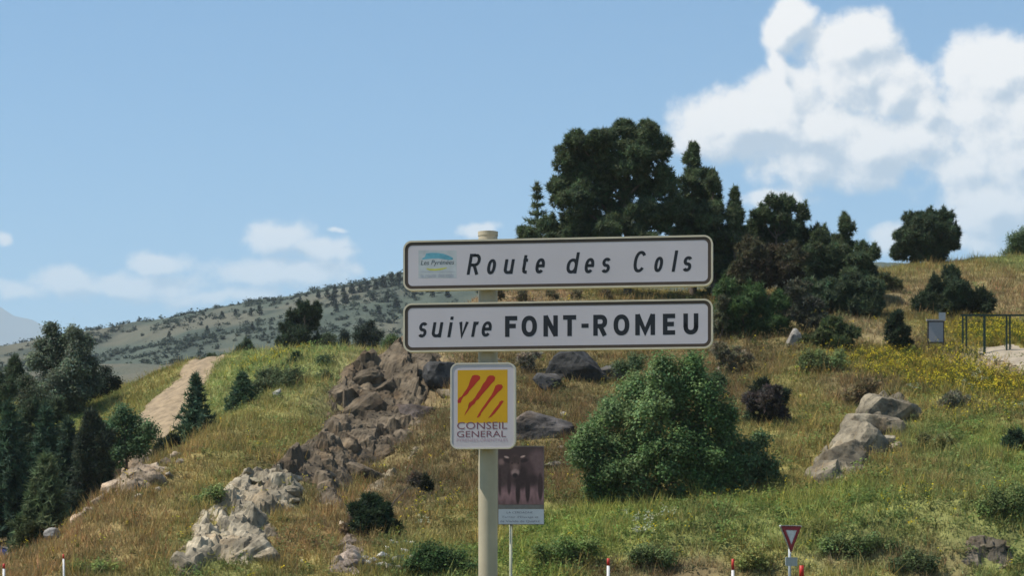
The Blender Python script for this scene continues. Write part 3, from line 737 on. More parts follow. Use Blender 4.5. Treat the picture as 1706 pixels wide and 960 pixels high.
# left side
tree('silver_birch', 'big rounded grey-green tree standing tall at the far left', 'broadleaf tree',
     [(86, 554, 11), (120, 557, 13), (141, 572, 12), (70, 576, 12), (100, 578, 20), (130, 592, 20), (62, 602, 14), (92, 612, 22), (125, 620, 25), (148, 610, 16), (152, 638, 16), (100, 648, 26), (134, 655, 22), (80, 640, 18), (110, 670, 20)], 168, (.135, .165, .112), 'leaf', base=108, dens=1.5, clump=.42, col2=(.11, .14, .092))
tree('willow_shrub', 'pale grey-green bushes around the foot of the big rounded tree', 'shrub', [(42, 640, 14), (52, 660, 16), (72, 668, 18), (40, 675, 16), (60, 690, 14)], 163, (.08, .10, .06), 'leaf', clump=.4)
tree('pine_tree', 'dark pine left of the big rounded grey-green tree', 'pine tree', [(24, 606, 9), (20, 625, 16), (18, 655, 20), (2, 640, 16), (0, 670, 20)], 170, PINE_D)
tree('dark_shrub', 'dark low bush just right of the big rounded tree', 'shrub', [(176, 628, 14), (190, 640, 12), (172, 648, 14), (160, 655, 12)], 174, (.03, .045, .03), 'leaf')
G_LS = 'dark conifers in the hollow at left'
spruce('spruce_tree', 'tall dark spruce cut by the left edge of the picture', 'spruce tree', 18, 890, 672, 130, 134, (.048, .084, .050), G_LS, whorls=19, per=11)
spruce('spruce_tree', 'dark spruce between the left edge and the hollow pine', 'spruce tree', 78, 860, 680, 120, 137, (.048, .086, .052), G_LS, whorls=18, per=11)
spruce('spruce_tree', 'narrow blackish spruce behind the pale green spruce', 'spruce tree', 118, 860, 700, 90, 130, (.045, .072, .046), G_LS, whorls=16, per=10)
tree('pine_tree', 'blackish pine with two tops above the pale rock at left', 'pine tree', [(150, 702, 10), (166, 714, 10), (150, 722, 18), (172, 740, 18), (145, 750, 24), (165, 775, 26), (140, 790, 26), (165, 805, 24), (130, 820, 20)], 127, (.05, .066, .044), group=G_LS, dens=1.2)
tree('pine_tree', 'dense dark pines closing the hollow behind the spruces at left', 'pine tree', [(30, 720, 30), (60, 760, 34), (100, 735, 28), (20, 800, 34), (110, 800, 32), (60, 830, 30), (90, 690, 20), (50, 690, 20), (130, 760, 26), (5, 750, 26), (150, 740, 20)], 139, PINE_D, group=G_LS, dens=1.0)
tree('young_broadleaf', 'fresh green bush between the blackish pine and the dirt track', 'shrub', [(204, 690, 15), (190, 712, 16), (222, 716, 22), (250, 722, 15), (212, 745, 24), (238, 742, 20), (195, 765, 20)], 133, (.10, .165, .075), 'leaf', clump=.36)
spruce('spruce_tree', 'pale green bushy spruce in front of the dark conifers at left', 'spruce tree', 76, 905, 762, 128, 115, (.095, .128, .062), whorls=15, per=11)
tree('roadside_shrub', 'olive shrub at the foot of the pale green spruce', 'shrub', [(48, 888, 16), (62, 893, 16), (40, 900, 12)], 112, (.07, .085, .035), 'fine')
spruce('spruce_tree', 'small blue-green spruce standing in front of the sandy track', 'spruce tree', 326, 728, 626, 76, 130, (.058, .098, .056), whorls=13, per=8, droop=.22)
tree('juniper', 'dark rounded juniper above the pale rock on the spur', 'juniper', [(272, 748, 16), (290, 738, 12), (262, 762, 13), (282, 762, 12)], 121, (.032, .046, .028), 'fine')
spruce('spruce_tree', 'squat young spruce on the green crest right of the track', 'spruce tree', 405, 690, 624, 62, 140, (.062, .104, .054), whorls=10, per=9)
spruce('spruce_tree', 'tiny spruce poking above the crest bushes', 'spruce tree', 494, 640, 590, 36, 150, (.042, .07, .034), whorls=8, per=7)
tree('crest_bush', 'wide green bush on the grassy crest beside the squat spruce', 'shrub', [(455, 648, 26), (482, 636, 26), (440, 670, 22), (470, 672, 24), (505, 652, 26), (425, 655, 18), (520, 670, 20), (535, 640, 22), (450, 630, 20)], 144, (.10, .128, .062), 'leaf', clump=.3)
tree('crest_bush', 'dark green bush at the top left of the rock face', 'shrub', [(545, 612, 20), (552, 632, 18), (535, 640, 20), (520, 655, 18)], 148, (.07, .105, .048), 'leaf', clump=.3)
G_MB = 'trees behind the grassy crest'
tree('pine_tree', 'open crowned pine behind the grassy crest, left of the signs', 'pine tree', [(508, 515, 13), (527, 519, 11), (488, 530, 15), (515, 540, 20), (478, 552, 15), (500, 565, 24), (530, 572, 13), (470, 576, 13), (515, 590, 20)], 226, (.036, .055, .03), group=G_MB, base=505)
tree('round_tree', 'dark roundish tree behind the crest near the sign pole', 'broadleaf tree', [(615, 545, 11), (602, 558, 14), (626, 560, 14), (614, 575, 18), (615, 590, 16)], 232, (.03, .045, .032), 'leaf', group=G_MB)
tree('round_tree', 'bluish small tree left of the dark roundish tree', 'broadleaf tree', [(574, 558, 10), (570, 573, 13), (578, 588, 12)], 240, (.04, .055, .045), 'leaf', group=G_MB)
tree('round_tree', 'light green small tree beside the open crowned pine', 'broadleaf tree', [(548, 570, 13), (556, 585, 13), (545, 590, 12)], 222, (.06, .085, .045), 'leaf', group=G_MB)
tree('pine_tree', 'little dark pine on the crest beyond the track', 'pine tree', [(413, 577, 8), (400, 590, 11), (420, 592, 11), (410, 602, 12)], 216, PINE_D, group=G_MB)
tree('dark_shrub', 'low dark scrub right above the head of the track', 'shrub', [(355, 598, 9), (340, 603, 7), (372, 598, 8), (355, 610, 9)], 212, PINE_D, 'fine', group=G_MB)
tree('crest_bush', 'bright green bush peeping out beside the lower sign end', 'shrub', [(655, 572, 13), (645, 582, 11), (665, 582, 13)], 182, (.075, .11, .04), 'leaf', group=G_MB)

# slope shrubs
tree('large_bush', 'large rounded green bush in the middle of the slope', 'bush',
     [(1100, 622, 26), (1150, 622, 26), (1060, 652, 30), (1120, 660, 40), (1172, 658, 34), (1022, 690, 34), (1080, 700, 45), (1150, 710, 42), (1190, 695, 25), (985, 738, 28), (1040, 750, 45), (1110, 760, 46), (1170, 762, 36), (1000, 788, 34), (1060, 800, 40), (1130, 805, 40), (1195, 762, 30), (1208, 732, 24), (1205, 790, 28), (1212, 700, 16), (975, 765, 22), (960, 750, 16), (1022, 825, 24), (992, 825, 20), (1030, 848, 16), (1185, 805, 28)],
     109, (.112, .178, .064), 'leaf', base=1100, clump=.36, dens=.95, trunk_r=.1, col2=(.155, .225, .09))
tree('spreading_bush', 'lower dark green bush touching the right side of the large bush', 'bush', [(1265, 738, 15), (1240, 762, 26), (1270, 782, 24), (1230, 800, 28), (1284, 800, 15), (1205, 815, 24), (1215, 780, 22)], 110, (.11, .165, .072), 'leaf', clump=.34, dens=1.0)
tree('slope_shrub', 'dark shrub with purplish twigs upslope of the spreading bush', 'shrub', [(1278, 668, 24), (1270, 648, 17), (1300, 662, 17), (1255, 668, 18), (1280, 690, 20), (1304, 690, 15), (1250, 697, 13)], 126, (.045, .062, .034), 'fine', col2=(.085, .07, .062))
tree('juniper', 'dark green juniper at the foot of the rock face', 'juniper', [(620, 842, 18), (640, 865, 22), (608, 868, 20), (655, 885, 16), (630, 892, 18), (600, 850, 14)], 104, (.034, .056, .026), 'fine', dens=1.2)
tree('dry_shrub', 'grey-brown dry shrub left of the dark juniper', 'shrub', [(592, 868, 15), (588, 888, 16), (600, 900, 14), (690, 800, 10)], 105.5, (.13, .105, .075), 'fine', dens=.7)
tree('roadside_bush', 'bright green bush at the foot of the sign pole', 'bush', [(722, 930, 26), (692, 945, 18), (755, 942, 24), (722, 955, 24), (780, 955, 18)], 97.2, (.06, .105, .035), 'leaf', clump=.3)
tree('slope_shrub', 'blue-green shrubs on the slope at the right edge', 'shrub', [(1692, 742, 26), (1662, 770, 22), (1700, 778, 26), (1680, 800, 22)], 117, (.055, .085, .045), 'fine', dens=.9)
tree('slope_shrub', 'small dark shrub on the dry slope below the tan slab', 'shrub', [(705, 803, 10), (712, 810, 9)], 114.5, (.05, .055, .03), 'fine')

SCRUB = [
    ('brownish tangled shrub right of the lower sign end', [(1198, 585, 16), (1222, 592, 16), (1210, 605, 18), (1240, 600, 13)], (.13, .115, .07), 'fine'),
    ('tall reddish brown weeds above the long tilted boulder', [(1432, 652, 14), (1450, 645, 14), (1415, 660, 12), (1440, 668, 14)], (.15, .115, .06), 'fine'),
    ('low mid green shrub under the pale standing stone', [(1345, 600, 16), (1370, 604, 18), (1395, 600, 16), (1380, 615, 14)], (.095, .12, .045), 'leaf'),
    ('grey-violet weeds below the yellow flowers at right', [(1592, 664, 14), (1575, 672, 13), (1608, 674, 13)], (.11, .105, .07), 'fine'),
    ('pale grey dry shrub between the pole and the biggest dark boulder', [(872, 598, 12), (888, 592, 13), (880, 610, 12)], (.20, .175, .125), 'fine'),
    ('dark green scrub behind the top of the large bush', [(1060, 605, 16), (1035, 612, 14), (1195, 640, 18), (1205, 668, 16)], (.055, .08, .036), 'leaf'),
    ('green weeds clumped at the bank foot right of the cow panel', [(935, 915, 20), (962, 925, 18), (905, 930, 18), (985, 912, 15)], (.10, .14, .042), 'leaf'),
    ('dark green weeds on the bank between two snow poles', [(1085, 925, 16), (1110, 932, 14), (1060, 930, 12)], (.075, .10, .036), 'leaf'),
    ('olive bush on the bank just left of the give-way sign', [(1258, 930, 15), (1240, 938, 13), (1275, 938, 12)], (.14, .145, .045), 'leaf'),
    ('broad green weeds on the bank right of the give-way sign', [(1400, 905, 18), (1428, 915, 20), (1455, 908, 18), (1380, 915, 14), (1490, 915, 16)], (.08, .11, .038), 'leaf'),
    ('dark hollow of weeds under the right bank', [(1520, 935, 15), (1545, 942, 14), (1495, 945, 13)], (.055, .072, .03), 'leaf'),
    ('fresh green clump near the right edge below the blue-green shrubs', [(1660, 835, 18), (1690, 842, 20), (1700, 825, 16), (1640, 850, 14)], (.095, .125, .042), 'leaf'),
    ('straw green tussock right of the small pale stone', [(1540, 735, 14), (1562, 742, 15), (1580, 735, 12)], (.15, .15, .06), 'fine'),
    ('grey-green scrub below the hilltop spruce beside the sign', [(1205, 505, 15), (1200, 530, 16), (1196, 555, 14)], (.09, .095, .055), 'fine'),
    ('dull brown scrub in the gap between the two signs', [(830, 492, 10), (870, 494, 11), (920, 492, 11), (960, 494, 10), (1010, 492, 11)], (.10, .085, .05), 'fine'),
    ('green weeds hugging the left foot of the pale outcrop', [(350, 828, 14), (330, 838, 12), (365, 818, 10)], (.10, .13, .045), 'leaf'),
    ('bright weeds at the bottom edge below the thin leaning pole', [(135, 950, 16), (165, 948, 15), (190, 955, 14)], (.12, .15, .045), 'leaf'),
]
for lab_, lobes_, col_, kind_ in SCRUB:
    um_ = sum(l[0] for l in lobes_) / len(lobes_); vm_ = max(l[1] + l[2] * .7 for l in lobes_)
    tree('low_shrub', lab_, 'shrub', lobes_, ground_at(um_, min(vm_, 955))[1], tuple(1.45 * c for c in col_), kind_, clump=.28, dens=.8, col2=tuple(1.9 * c for c in col_))

# ------------------------------------------------------------------ rocks
def rock_mesh(seed, rounded=False):
    r_ = np.random.default_rng(seed)
    bm = bmesh.new(); bmesh.ops.create_icosphere(bm, subdivisions=4 if rounded else 3, radius=1.25)
    co = np.array([v.co[:] for v in bm.verts])
    bed = unit(r_.normal(size=(1, 3)) * .25 + np.array([[0, 0, 1]]))[0]
    for i in range(9 if rounded else 15):
        n_ = unit(r_.normal(size=(1, 3)))[0]
        if i < 4: n_ = bed * (1 if i % 2 else -1) + r_.normal(size=3) * .12; n_ /= np.linalg.norm(n_)
        d_ = r_.uniform(.72, 1.02) if rounded else r_.uniform(.55, .95)
        ex = co @ n_ - d_
        co = co - np.where(ex > 0, ex, 0)[:, None] * n_ * .97
    o_ = Vector(r_.uniform(-50, 50, 3))
    for v, c_ in zip(bm.verts, co):
        q = Vector(c_)
        v.co = q * (1 + .09 * mnoise.fractal(q * 2.2 + o_, 1.0, 2.0, 4)) 
    me = bpy.data.meshes.new('rock'); bm.to_mesh(me); bm.free()
    me.materials.append(M_ROCK)
    return me
ROCKS = [rock_mesh(100 + i) for i in range(12)]
ROUND = [rock_mesh(200 + i, True) for i in range(5)]

def inside(poly, x, y):
    c = np.zeros(x.shape, bool); n = len(poly); j = n - 1
    for i in range(n):
        xi, yi = poly[i]; xj, yj = poly[j]
        cond = ((yi > y) != (yj > y)) & (x < (xj - xi) * (y - yi) / (yj - yi + 1e-12) + xi)
        c ^= cond; j = i
    return c
def pdist(poly, x, y):
    d = np.full(x.shape, 1e9); n = len(poly)
    for i in range(n):
        a = np.array(poly[i]); b = np.array(poly[(i + 1) % n]); ab = b - a
        t = np.clip(((x - a[0]) * ab[0] + (y - a[1]) * ab[1]) / (ab @ ab + 1e-9), 0, 1)
        d = np.minimum(d, np.hypot(x - a[0] - t * ab[0], y - a[1] - t * ab[1]))
    return np.where(inside(poly, x, y), d, -d)

ROCK_AREAS = []
def outcrop(name, label, cat, poly_px, col, rise=.9, cell=.9, tilt=.5, step=.14, nblocks=20, bsize=(.3, 1.0), bed=(.35, .6), part='rock_block', seed=1, holes=1.0, big=(), bury=-.02, turn=1.9):
    r_ = np.random.default_rng(seed)
    gp = [ground_at(u, v) for (u, v) in poly_px]
    poly = [(g[0], g[1]) for g in gp]
    ROCK_AREAS.append(poly)
    x0, x1 = min(p[0] for p in poly) - 1, max(p[0] for p in poly) + 1
    y0, y1 = min(p[1] for p in poly) - 1, max(p[1] for p in poly) + 1
    x, y = np.meshgrid(np.arange(x0, x1, step), np.arange(y0, y1, step))
    wx = x + .16 * fbm(x / .9, y / .9, 3); wy = y + .2 * fbm(x / .9 + 30, y / .9, 3)
    d = pdist(poly, wx, wy)
    ns = max(6, int((x1 - x0) * (y1 - y0) / (cell * cell * 1.4)))
    hgt = np.zeros(x.shape)
    for sc_, am in ((1.0, 1.0), (.38, .5)):
        k = int(ns / sc_ ** 2)
        k = min(k, 1400)
        sx = r_.uniform(x0, x1, k); sy = r_.uniform(y0, y1, k)
        so = r_.uniform(-.5, .5, k) * am; ta = r_.normal(size=k) * tilt * am * .8 + tilt * .4 * am; tb = r_.normal(size=k) * tilt * am * .8 - tilt * .35 * am
        best = np.full(x.shape, 1e9); idx = np.zeros(x.shape, int)
        for i in range(k):
            dd = ((wx - sx[i]) * 1.0 + (wy - sy[i]) * bed[0]) ** 2 + ((wy - sy[i]) * bed[1]) ** 2
            m = dd < best; best[m] = dd[m]; idx[m] = i
        hgt += so[idx] * 1.0 + (ta[idx] * (x - sx[idx]) + tb[idx] * (y - sy[idx]) * .7) * .7
    hole = fbm(x / 1.9 + seed, y / 2.6, 3)
    d = d - holes * sstep(.02, .3, hole) * 1.6
    soft = sstep(-.15, 1.0, d)
    st_ = (x * .45 + y * .9 + .35 * fbm(x / 2, y / 2, 2)) / .62
    strata = (st_ - np.floor(st_)) - .5
    z = H(x, y) + soft * (rise + rise * .75 * np.clip(hgt, -1.2, .8)) + soft * .2 * strata + .07 * fbm(x / .4, y / .4, 3) - .25 * (1 - sstep(-.4, .15, d))
    cx_, cy_ = np.mean([p[0] for p in poly]), np.mean([p[1] for p in poly]); cz_ = float(H(cx_, cy_))
    root = empty(name, (cx_, cy_, cz_), label, cat)
    f = grid_faces(*x.shape); dm = d.ravel()
    f = f[(dm[f] > -.3).any(1)]
    used, inv = np.unique(f, return_inverse=True)
    V = np.stack([x, y, z], -1).reshape(-1, 3)[used] - np.array([cx_, cy_, cz_])
    o = obj('rock_face', mesh_np('rock_face', V, inv.reshape(f.shape), M_ROCK, None, False), root)
    o.color = (*col, 1)
    for i, (u_, v_, rp_, ax_, az_) in enumerate(big):
        g = ground_at(u_, v_ + rp_ * .4); r = rp_ / F * g[1]
        q = obj(part, ROUND[(i + seed) % len(ROUND)], root, (g[0] - cx_, g[1] + r * .45 - cy_, g[2] + r * bury - cz_))
        q.scale = (r * ax_, r * .9, r * az_); q.rotation_euler = (-.2, -.55 + .25 * math.sin(i * 2.3), .6 + i * turn)
        k = r_.uniform(.9, 1.15); q.color = (col[0] * k, col[1] * k, col[2] * k, 1)
    t = 0; zi = lambda a, b: z[min(max(int((b - y0) / step), 0), z.shape[0] - 1), min(max(int((a - x0) / step), 0), z.shape[1] - 1)]
    while t < nblocks:
        a, b = r_.uniform(x0, x1), r_.uniform(y0, y1)
        if pdist(poly, np.array([a]), np.array([b]))[0] < .1: continue
        s = r_.uniform(*bsize) * r_.choice([.6, .8, 1.0])
        q = obj(part, ROCKS[r_.integers(len(ROCKS))], root, (a - cx_, b - cy_, zi(a, b) - s * .22 - cz_))
        q.scale = (s * r_.uniform(.8, 1.4), s * r_.uniform(.7, 1.2), s * r_.uniform(.45, .85))
        q.rotation_euler = (r_.normal() * .25 - .15, r_.normal() * .3 - .35, r_.uniform(0, 6.28))
        k = r_.uniform(.75, 1.45); q.color = (col[0] * k, col[1] * k, col[2] * k * r_.uniform(.93, 1.04), 1)
        t += 1
    return root
outcrop('rock_outcrop', 'pale grey layered rock outcrop at the bottom left of the slope', 'rock outcrop',
        [(286, 962), (292, 925), (320, 890), (345, 850), (375, 815), (405, 795), (440, 790), (500, 800), (520, 835), (480, 855), (452, 872), (470, 900), (465, 925), (420, 945), (370, 940), (330, 958)], (.29, .245, .175), rise=.6, cell=1.3, nblocks=34, bsize=(.15, .5), seed=3, big=((420, 915, 34, 1.3, .8), (375, 905, 26, 1.2, .8), (445, 925, 24, 1.1, .8), (310, 940, 26, .9, 1.1), (345, 880, 24, 1.2, .7), (400, 825, 20, 1.3, .7), (470, 820, 22, 1.4, .6)))
outcrop('rock_face_crag', 'big brown crumbling rock face below the left end of the signs', 'rock outcrop',
        [(545, 690), (547, 650), (572, 615), (640, 600), (652, 585), (735, 592), (735, 640), (715, 690), (680, 735), (620, 780), (580, 825), (575, 850), (530, 840), (515, 815), (440, 800), (448, 782), (500, 745)], (.122, .094, .063), rise=.75, cell=1.6, nblocks=45, bsize=(.15, .6), seed=8, holes=.7, big=((612, 685, 44, 1.1, 1.1), (570, 660, 28, .9, 1.1), (562, 702, 24, .9, 1.0), (600, 785, 30, 1.1, .9), (645, 705, 30, 1.0, 1.1), (650, 650, 30, 1.2, .8), (600, 630, 26, 1.4, .7), (660, 610, 24, 1.1, .9), (690, 625, 24, 1.2, .8), (530, 760, 24, 1.5, .6), (570, 745, 26, 1.4, .7), (500, 785, 22, 1.6, .5), (640, 750, 22, 1.2, .8)))
outcrop('rock_outcrop', 'tan rock slab at the edge of the spur beside the dark pine', 'rock outcrop',
        [(165, 832), (176, 790), (200, 762), (240, 748), (262, 752), (258, 778), (288, 782), (250, 815), (215, 828)], (.31, .24, .17), rise=.35, cell=1.5, tilt=.3, nblocks=12, bsize=(.15, .4), seed=5, holes=.8, big=((205, 785, 30, 1.0, 1.2), (236, 772, 30, 1.1, 1.1), (258, 798, 18, 1.1, .8), (222, 810, 20, 1.0, .9), (186, 812, 20, 1.0, .9), (168, 834, 15, 1.1, .8), (150, 850, 13, 1.2, .7), (128, 862, 11, 1.2, .8), (278, 770, 13, 1.1, .8), (292, 758, 10, 1.1, .8)))
outcrop('rock_slab', 'long tilted beige boulder lying on the right-hand slope', 'boulder',
        [(1346, 795), (1362, 757), (1395, 724), (1428, 697), (1456, 664), (1487, 655), (1517, 668), (1524, 694), (1502, 722), (1486, 742), (1462, 760), (1442, 784), (1402, 803), (1368, 808)], (.175, .148, .105), rise=.5, cell=2.0, tilt=.25, step=.1, nblocks=3, bsize=(.2, .4), seed=6, holes=.4, part='boulder_lobe', bury=.12, turn=.12, big=((1484, 688, 44, 1.15, 1.05), (1455, 712, 44, 1.15, 1.0), (1430, 738, 44, 1.2, .95), (1402, 764, 40, 1.2, .9), (1376, 786, 31, 1.2, .85), (1462, 738, 32, 1.1, .8)))
outcrop('rock_rib', 'narrow straw coloured rib of rock running down right of the crag', 'rock outcrop',
        [(722, 733), (702, 765), (645, 805), (600, 852), (572, 872), (588, 830), (630, 790), (690, 742)], (.27, .22, .145), rise=.3, cell=.7, nblocks=10, bsize=(.15, .4), seed=9)
outcrop('rock_outcrop', 'pinkish grey low rock at the foot of the dry shrub', 'rock outcrop', [(545, 955), (560, 905), (590, 890), (610, 915), (600, 958)], (.21, .165, .13), rise=.4, cell=.8, nblocks=8, bsize=(.25, .6), seed=12)
outcrop('bank_rock', 'weathered brown rock in the roadside bank at bottom right', 'rock outcrop', [(1595, 950), (1605, 905), (1640, 890), (1680, 900), (1690, 945), (1650, 958)], (.15, .125, .095), rise=.45, cell=.8, nblocks=8, bsize=(.3, .7), seed=13)

def boulder(name, label, u, v, rpx, col, asp=(1, .9, .8), rounded=False, group=None, k=0, rz=0., tilt=0., seat=.3):
    g = ground_at(u, v + rpx * .55)
    r = rpx / F * g[1]
    o = obj(name, (ROUND if rounded else ROCKS)[k % (5 if rounded else 12)], None, (g[0], g[1] + r * .3, g[2] + r * asp[2] * seat))
    o.scale = (r * asp[0], r * asp[1], r * asp[2]); o.rotation_euler = (0, tilt, rz); o.color = (*col, 1)
    return tag(o, label, 'boulder' if rpx > 14 else 'stone', group)
DARK = (.062, .060, .058)
boulder('boulder', 'dark rounded boulder half hidden by the red and yellow sign', 738, 627, 28, DARK, (1, 1, 1), True, k=0, seat=.6)
boulder('boulder', 'biggest dark boulder under the middle of the lower sign', 965, 612, 40, DARK, (1.1, .8, .8), True, k=1, seat=.5)
boulder('boulder', 'dark boulder with a pale edge left of the biggest dark one', 918, 636, 27, (.075, .073, .072), (1, .8, .8), False, k=3, seat=.5)
boulder('boulder', 'dark boulder right of the biggest dark one, beside the large bush', 1022, 622, 26, DARK, (1, .8, .9), False, k=4, seat=.5)
boulder('boulder', 'dark furrowed boulder right of the red and yellow sign', 905, 708, 38, (.085, .075, .07), (1.1, .8, .72), True, k=2, seat=.5)
boulder('boulder', 'purplish grey boulder on the right shoulder of the crag', 692, 688, 34, (.15, .12, .105), (1.1, .8, .9), False, k=6, seat=.4)
boulder('standing_stone', 'pale upright stone under the hilltop pines', 1323, 568, 22, (.34, .32, .29), (.55, .5, 1.15), False, k=7, tilt=.25, seat=.6)
boulder('stone', 'small pale stone below the long tilted boulder', 1489, 745, 13, (.36, .30, .22), (1.0, .6, .9), False, k=8, tilt=-.7, seat=.4)
boulder('boulder', 'whitish boulder in the dry grass under the pale green spruce', 90, 892, 16, (.42, .39, .36), (1, .8, .9), False, k=9, seat=.5)
boulder('stone', 'pale stone at the left edge by the parked car', 8, 915, 13, (.42, .38, .33), (1.3, .8, .7), False, k=10, seat=.4)
boulder('stone', 'light stone in the grass left of the squat spruce', 462, 658, 9, (.38, .36, .32), (1.2, .7, .9), False, k=2, tilt=-.5, seat=.7)
boulder('boulder', 'buff block wedged at the top of the rib beside the crag', 742, 655, 14, (.33, .28, .2), (1, .8, .9), False, k=5)
boulder('boulder', 'greyish flat rock low on the slope between cow panel and large bush', 925, 770, 17, (.22, .19, .16), (1.2, .8, .6), False, k=11)
boulder('stone', 'pinkish rock under the sign gap right of the lower sign', 1215, 610, 17, (.26, .21, .175), (1.3, .8, .7), False, k=1)
for (u, v, r, k) in ((612, 938, 10, 0), (640, 925, 13, 1), (655, 905, 11, 2), (662, 930, 12, 3), (676, 918, 11, 4), (634, 940, 9, 5), (650, 943, 10, 6), (684, 905, 10, 7), (668, 945, 8, 8), (624, 932, 8, 9), (688, 928, 8, 10), (696, 908, 9, 11), (645, 914, 7, 2), (606, 930, 7, 3), (672, 902, 7, 5)):
    boulder('stone', 'whitish broken stone in the small heap beside the roadside bush', u, v, r, (.50, .48, .44), (1.15, .8, .65), False, 'whitish stones heaped at the slope foot', k, rz=k * 1.3, tilt=.3 * math.sin(k * 2.1), seat=.45)
sp_ = np.random.default_rng(77)
STRAY = [(300, 768, 8), (282, 790, 9), (262, 815, 8), (232, 826, 9), (150, 850, 9), (135, 858, 7), (120, 865, 8), (70, 905, 7), (30, 922, 9), (45, 918, 6), (440, 915, 7), (520, 905, 6), (505, 935, 5), (548, 840, 7), (570, 872, 8), (760, 700, 9), (785, 690, 7), (830, 600, 10), (800, 610, 8), (850, 615, 9), (880, 585, 11), (940, 690, 8), (935, 745, 7), (1240, 585, 9)]
STRAY_L = ['stone just under the dark juniper of the spur', 'second stone below the dark juniper, on the dry spur', 'stone at the right foot of the tan slab', 'stone touching the lower edge of the tan slab', 'stone in the dry grass downslope of the tan slab',
 'stone left of the one downslope of the tan slab', 'stone halfway between the tan slab and the whitish boulder', 'stone just left of the whitish boulder', 'stone lying low in the grass at the left edge', 'stone beside the low one at the left edge',
 'stone at the right foot of the pale grey outcrop', 'stone in the dry grass right of the pale grey outcrop', 'small stone in the grass below the right end of the pale outcrop', 'stone between the crag and the dark juniper', 'stone at the lower tip of the straw coloured rib',
 'stone just left of the red and yellow plate foot', 'stone hidden partly behind the red and yellow plate', 'stone right of the pole below the lower sign', 'stone against the pole under the lower sign', 'stone beside the pale grey dry shrub', 'stone peeping out under the middle of the lower sign',
 'stone between the furrowed boulder and the large bush', 'stone above the greyish flat rock', 'stone under the brownish tangled shrub']
for i, (u, v, r) in enumerate(STRAY):
    c_ = (.36, .30, .23) if i % 3 else (.42, .38, .32)
    boulder('stone', 'loose pale ' + STRAY_L[i] if STRAY_L[i].startswith('stone') else 'loose ' + STRAY_L[i], u, v, r, c_, (1.2, .8, .7), False, 'loose stones scattered over the slope', i, rz=i * 1.7, tilt=.4 * math.sin(i), seat=.4)

# ------------------------------------------------------------------ grass and flowers
def near_rock(x, y):
    m = np.zeros(x.shape, bool)
    for poly in ROCK_AREAS:
        m |= pdist(poly, x, y) > .35
    return m
def scatter(n, y0=95.6, y1=196):
    y = rng.uniform(y0, y1, n) ; w = (y * .2217 + 4)
    x = rng.uniform(-1, 1, n) * w
    return x, y
def visible_weight(x, y):
    """keep tufts that lie on the camera-facing part of the hill"""
    return np.ones(x.shape, bool)
def tufts(name, n, label, height, width, k, colfn, keepfn, y1=196, mat=M_GRASS, spread=.16):
    x, y = scatter(n, 95.6, y1)
    col, den = cover(x, y)
    tmk = track_mask(x, y)
    keep = keepfn(x, y, col, den) & ((tmk > 1.0) | ((tmk > .72) & (rng.uniform(0, 1, x.shape) < .12))) & (~near_rock(x, y) | (rng.uniform(0, 1, x.shape) < .3)) & ~in_sand(x, y)
    x, y, col = x[keep], y[keep], col[keep]
    z = H(x, y) - .03
    m = len(x)
    root = np.repeat(np.stack([x, y, z], -1), k, 0) + np.concatenate([rng.normal(size=(m * k, 2)) * spread, np.zeros((m * k, 1))], 1)
    hh = height * np.repeat(rng.uniform(.55, 1.35, m) * (1 + .5 * fbm(x / 2.5, y / 2.5, 2)), k) * rng.uniform(.6, 1.2, m * k)
    lean = rng.normal(size=(m * k, 2)) * .38
    tip = root + np.stack([lean[:, 0] * hh, lean[:, 1] * hh, hh], -1)
    a = rng.uniform(0, 6.28, m * k); sd_ = np.stack([np.cos(a), np.sin(a), 0 * a], -1) * width * .5
    v = np.stack([root - sd_, root + sd_, tip], 1).reshape(-1, 3)
    f = np.arange(m * k * 3).reshape(-1, 3)
    c = colfn(col); c = np.repeat(np.repeat(c, k, 0) * rng.uniform(.72, 1.3, (m * k, 1)), 3, 0)
    o = obj(name, mesh_np(name, v, f, mat, c)); o['kind'] = 'stuff'
    return o
def vary(c):
    n = len(c)
    k = rng.uniform(.75, 1.35, (n, 1)); h = rng.normal(size=(n, 3)) * np.array([.12, .06, .12])
    return np.clip(c * k * (1 + h) * 1.12, .005, .8)
tufts('grass', 150000, '', .30, .045, 6, vary, lambda x, y, c, d: rng.uniform(0, 1, x.shape) < d)
tufts('tall_grass', 36000, '', .66, .05, 7, lambda c: vary(c * np.array([1.18, 1.05, 1.0])), lambda x, y, c, d: (rng.uniform(0, 1, x.shape) < d * .8) & (fbm(x / 3, y / 3, 2) > -.05), spread=.22)

YC = [(ground_at(u, v), ru, rv) for (u, v, ru, rv) in ((1470, 598, 70, 14), (1530, 612, 100, 18), (1620, 632, 90, 20), (1690, 648, 80, 32), (1700, 600, 40, 12), (1600, 610, 60, 14), (1660, 565, 70, 22), (1690, 550, 40, 20), (1560, 640, 50, 14), (1480, 620, 50, 10), (450, 603, 70, 7), (1640, 690, 70, 14), (1700, 840, 60, 16), (1520, 850, 60, 12), (1130, 890, 26, 14), (1070, 885, 18, 14), (700, 860, 30, 20), (750, 845, 30, 20))]
def yfield(x, y):
    w = np.zeros(x.shape)
    for i, (g, ru, rv) in enumerate(YC):
        b1 = ground_at(853 + (g[0] / g[1]) * F, HZ - (g[2] - EYE) / g[1] * F + rv)
        ry = max(1.2, abs(b1[1] - g[1]))
        a = 1.0 if i < 10 else .35
        w = np.maximum(w, a * np.exp(-(((x - g[0]) / (ru / F * g[1])) ** 2 + ((y - g[1]) / ry) ** 2)))
    return w
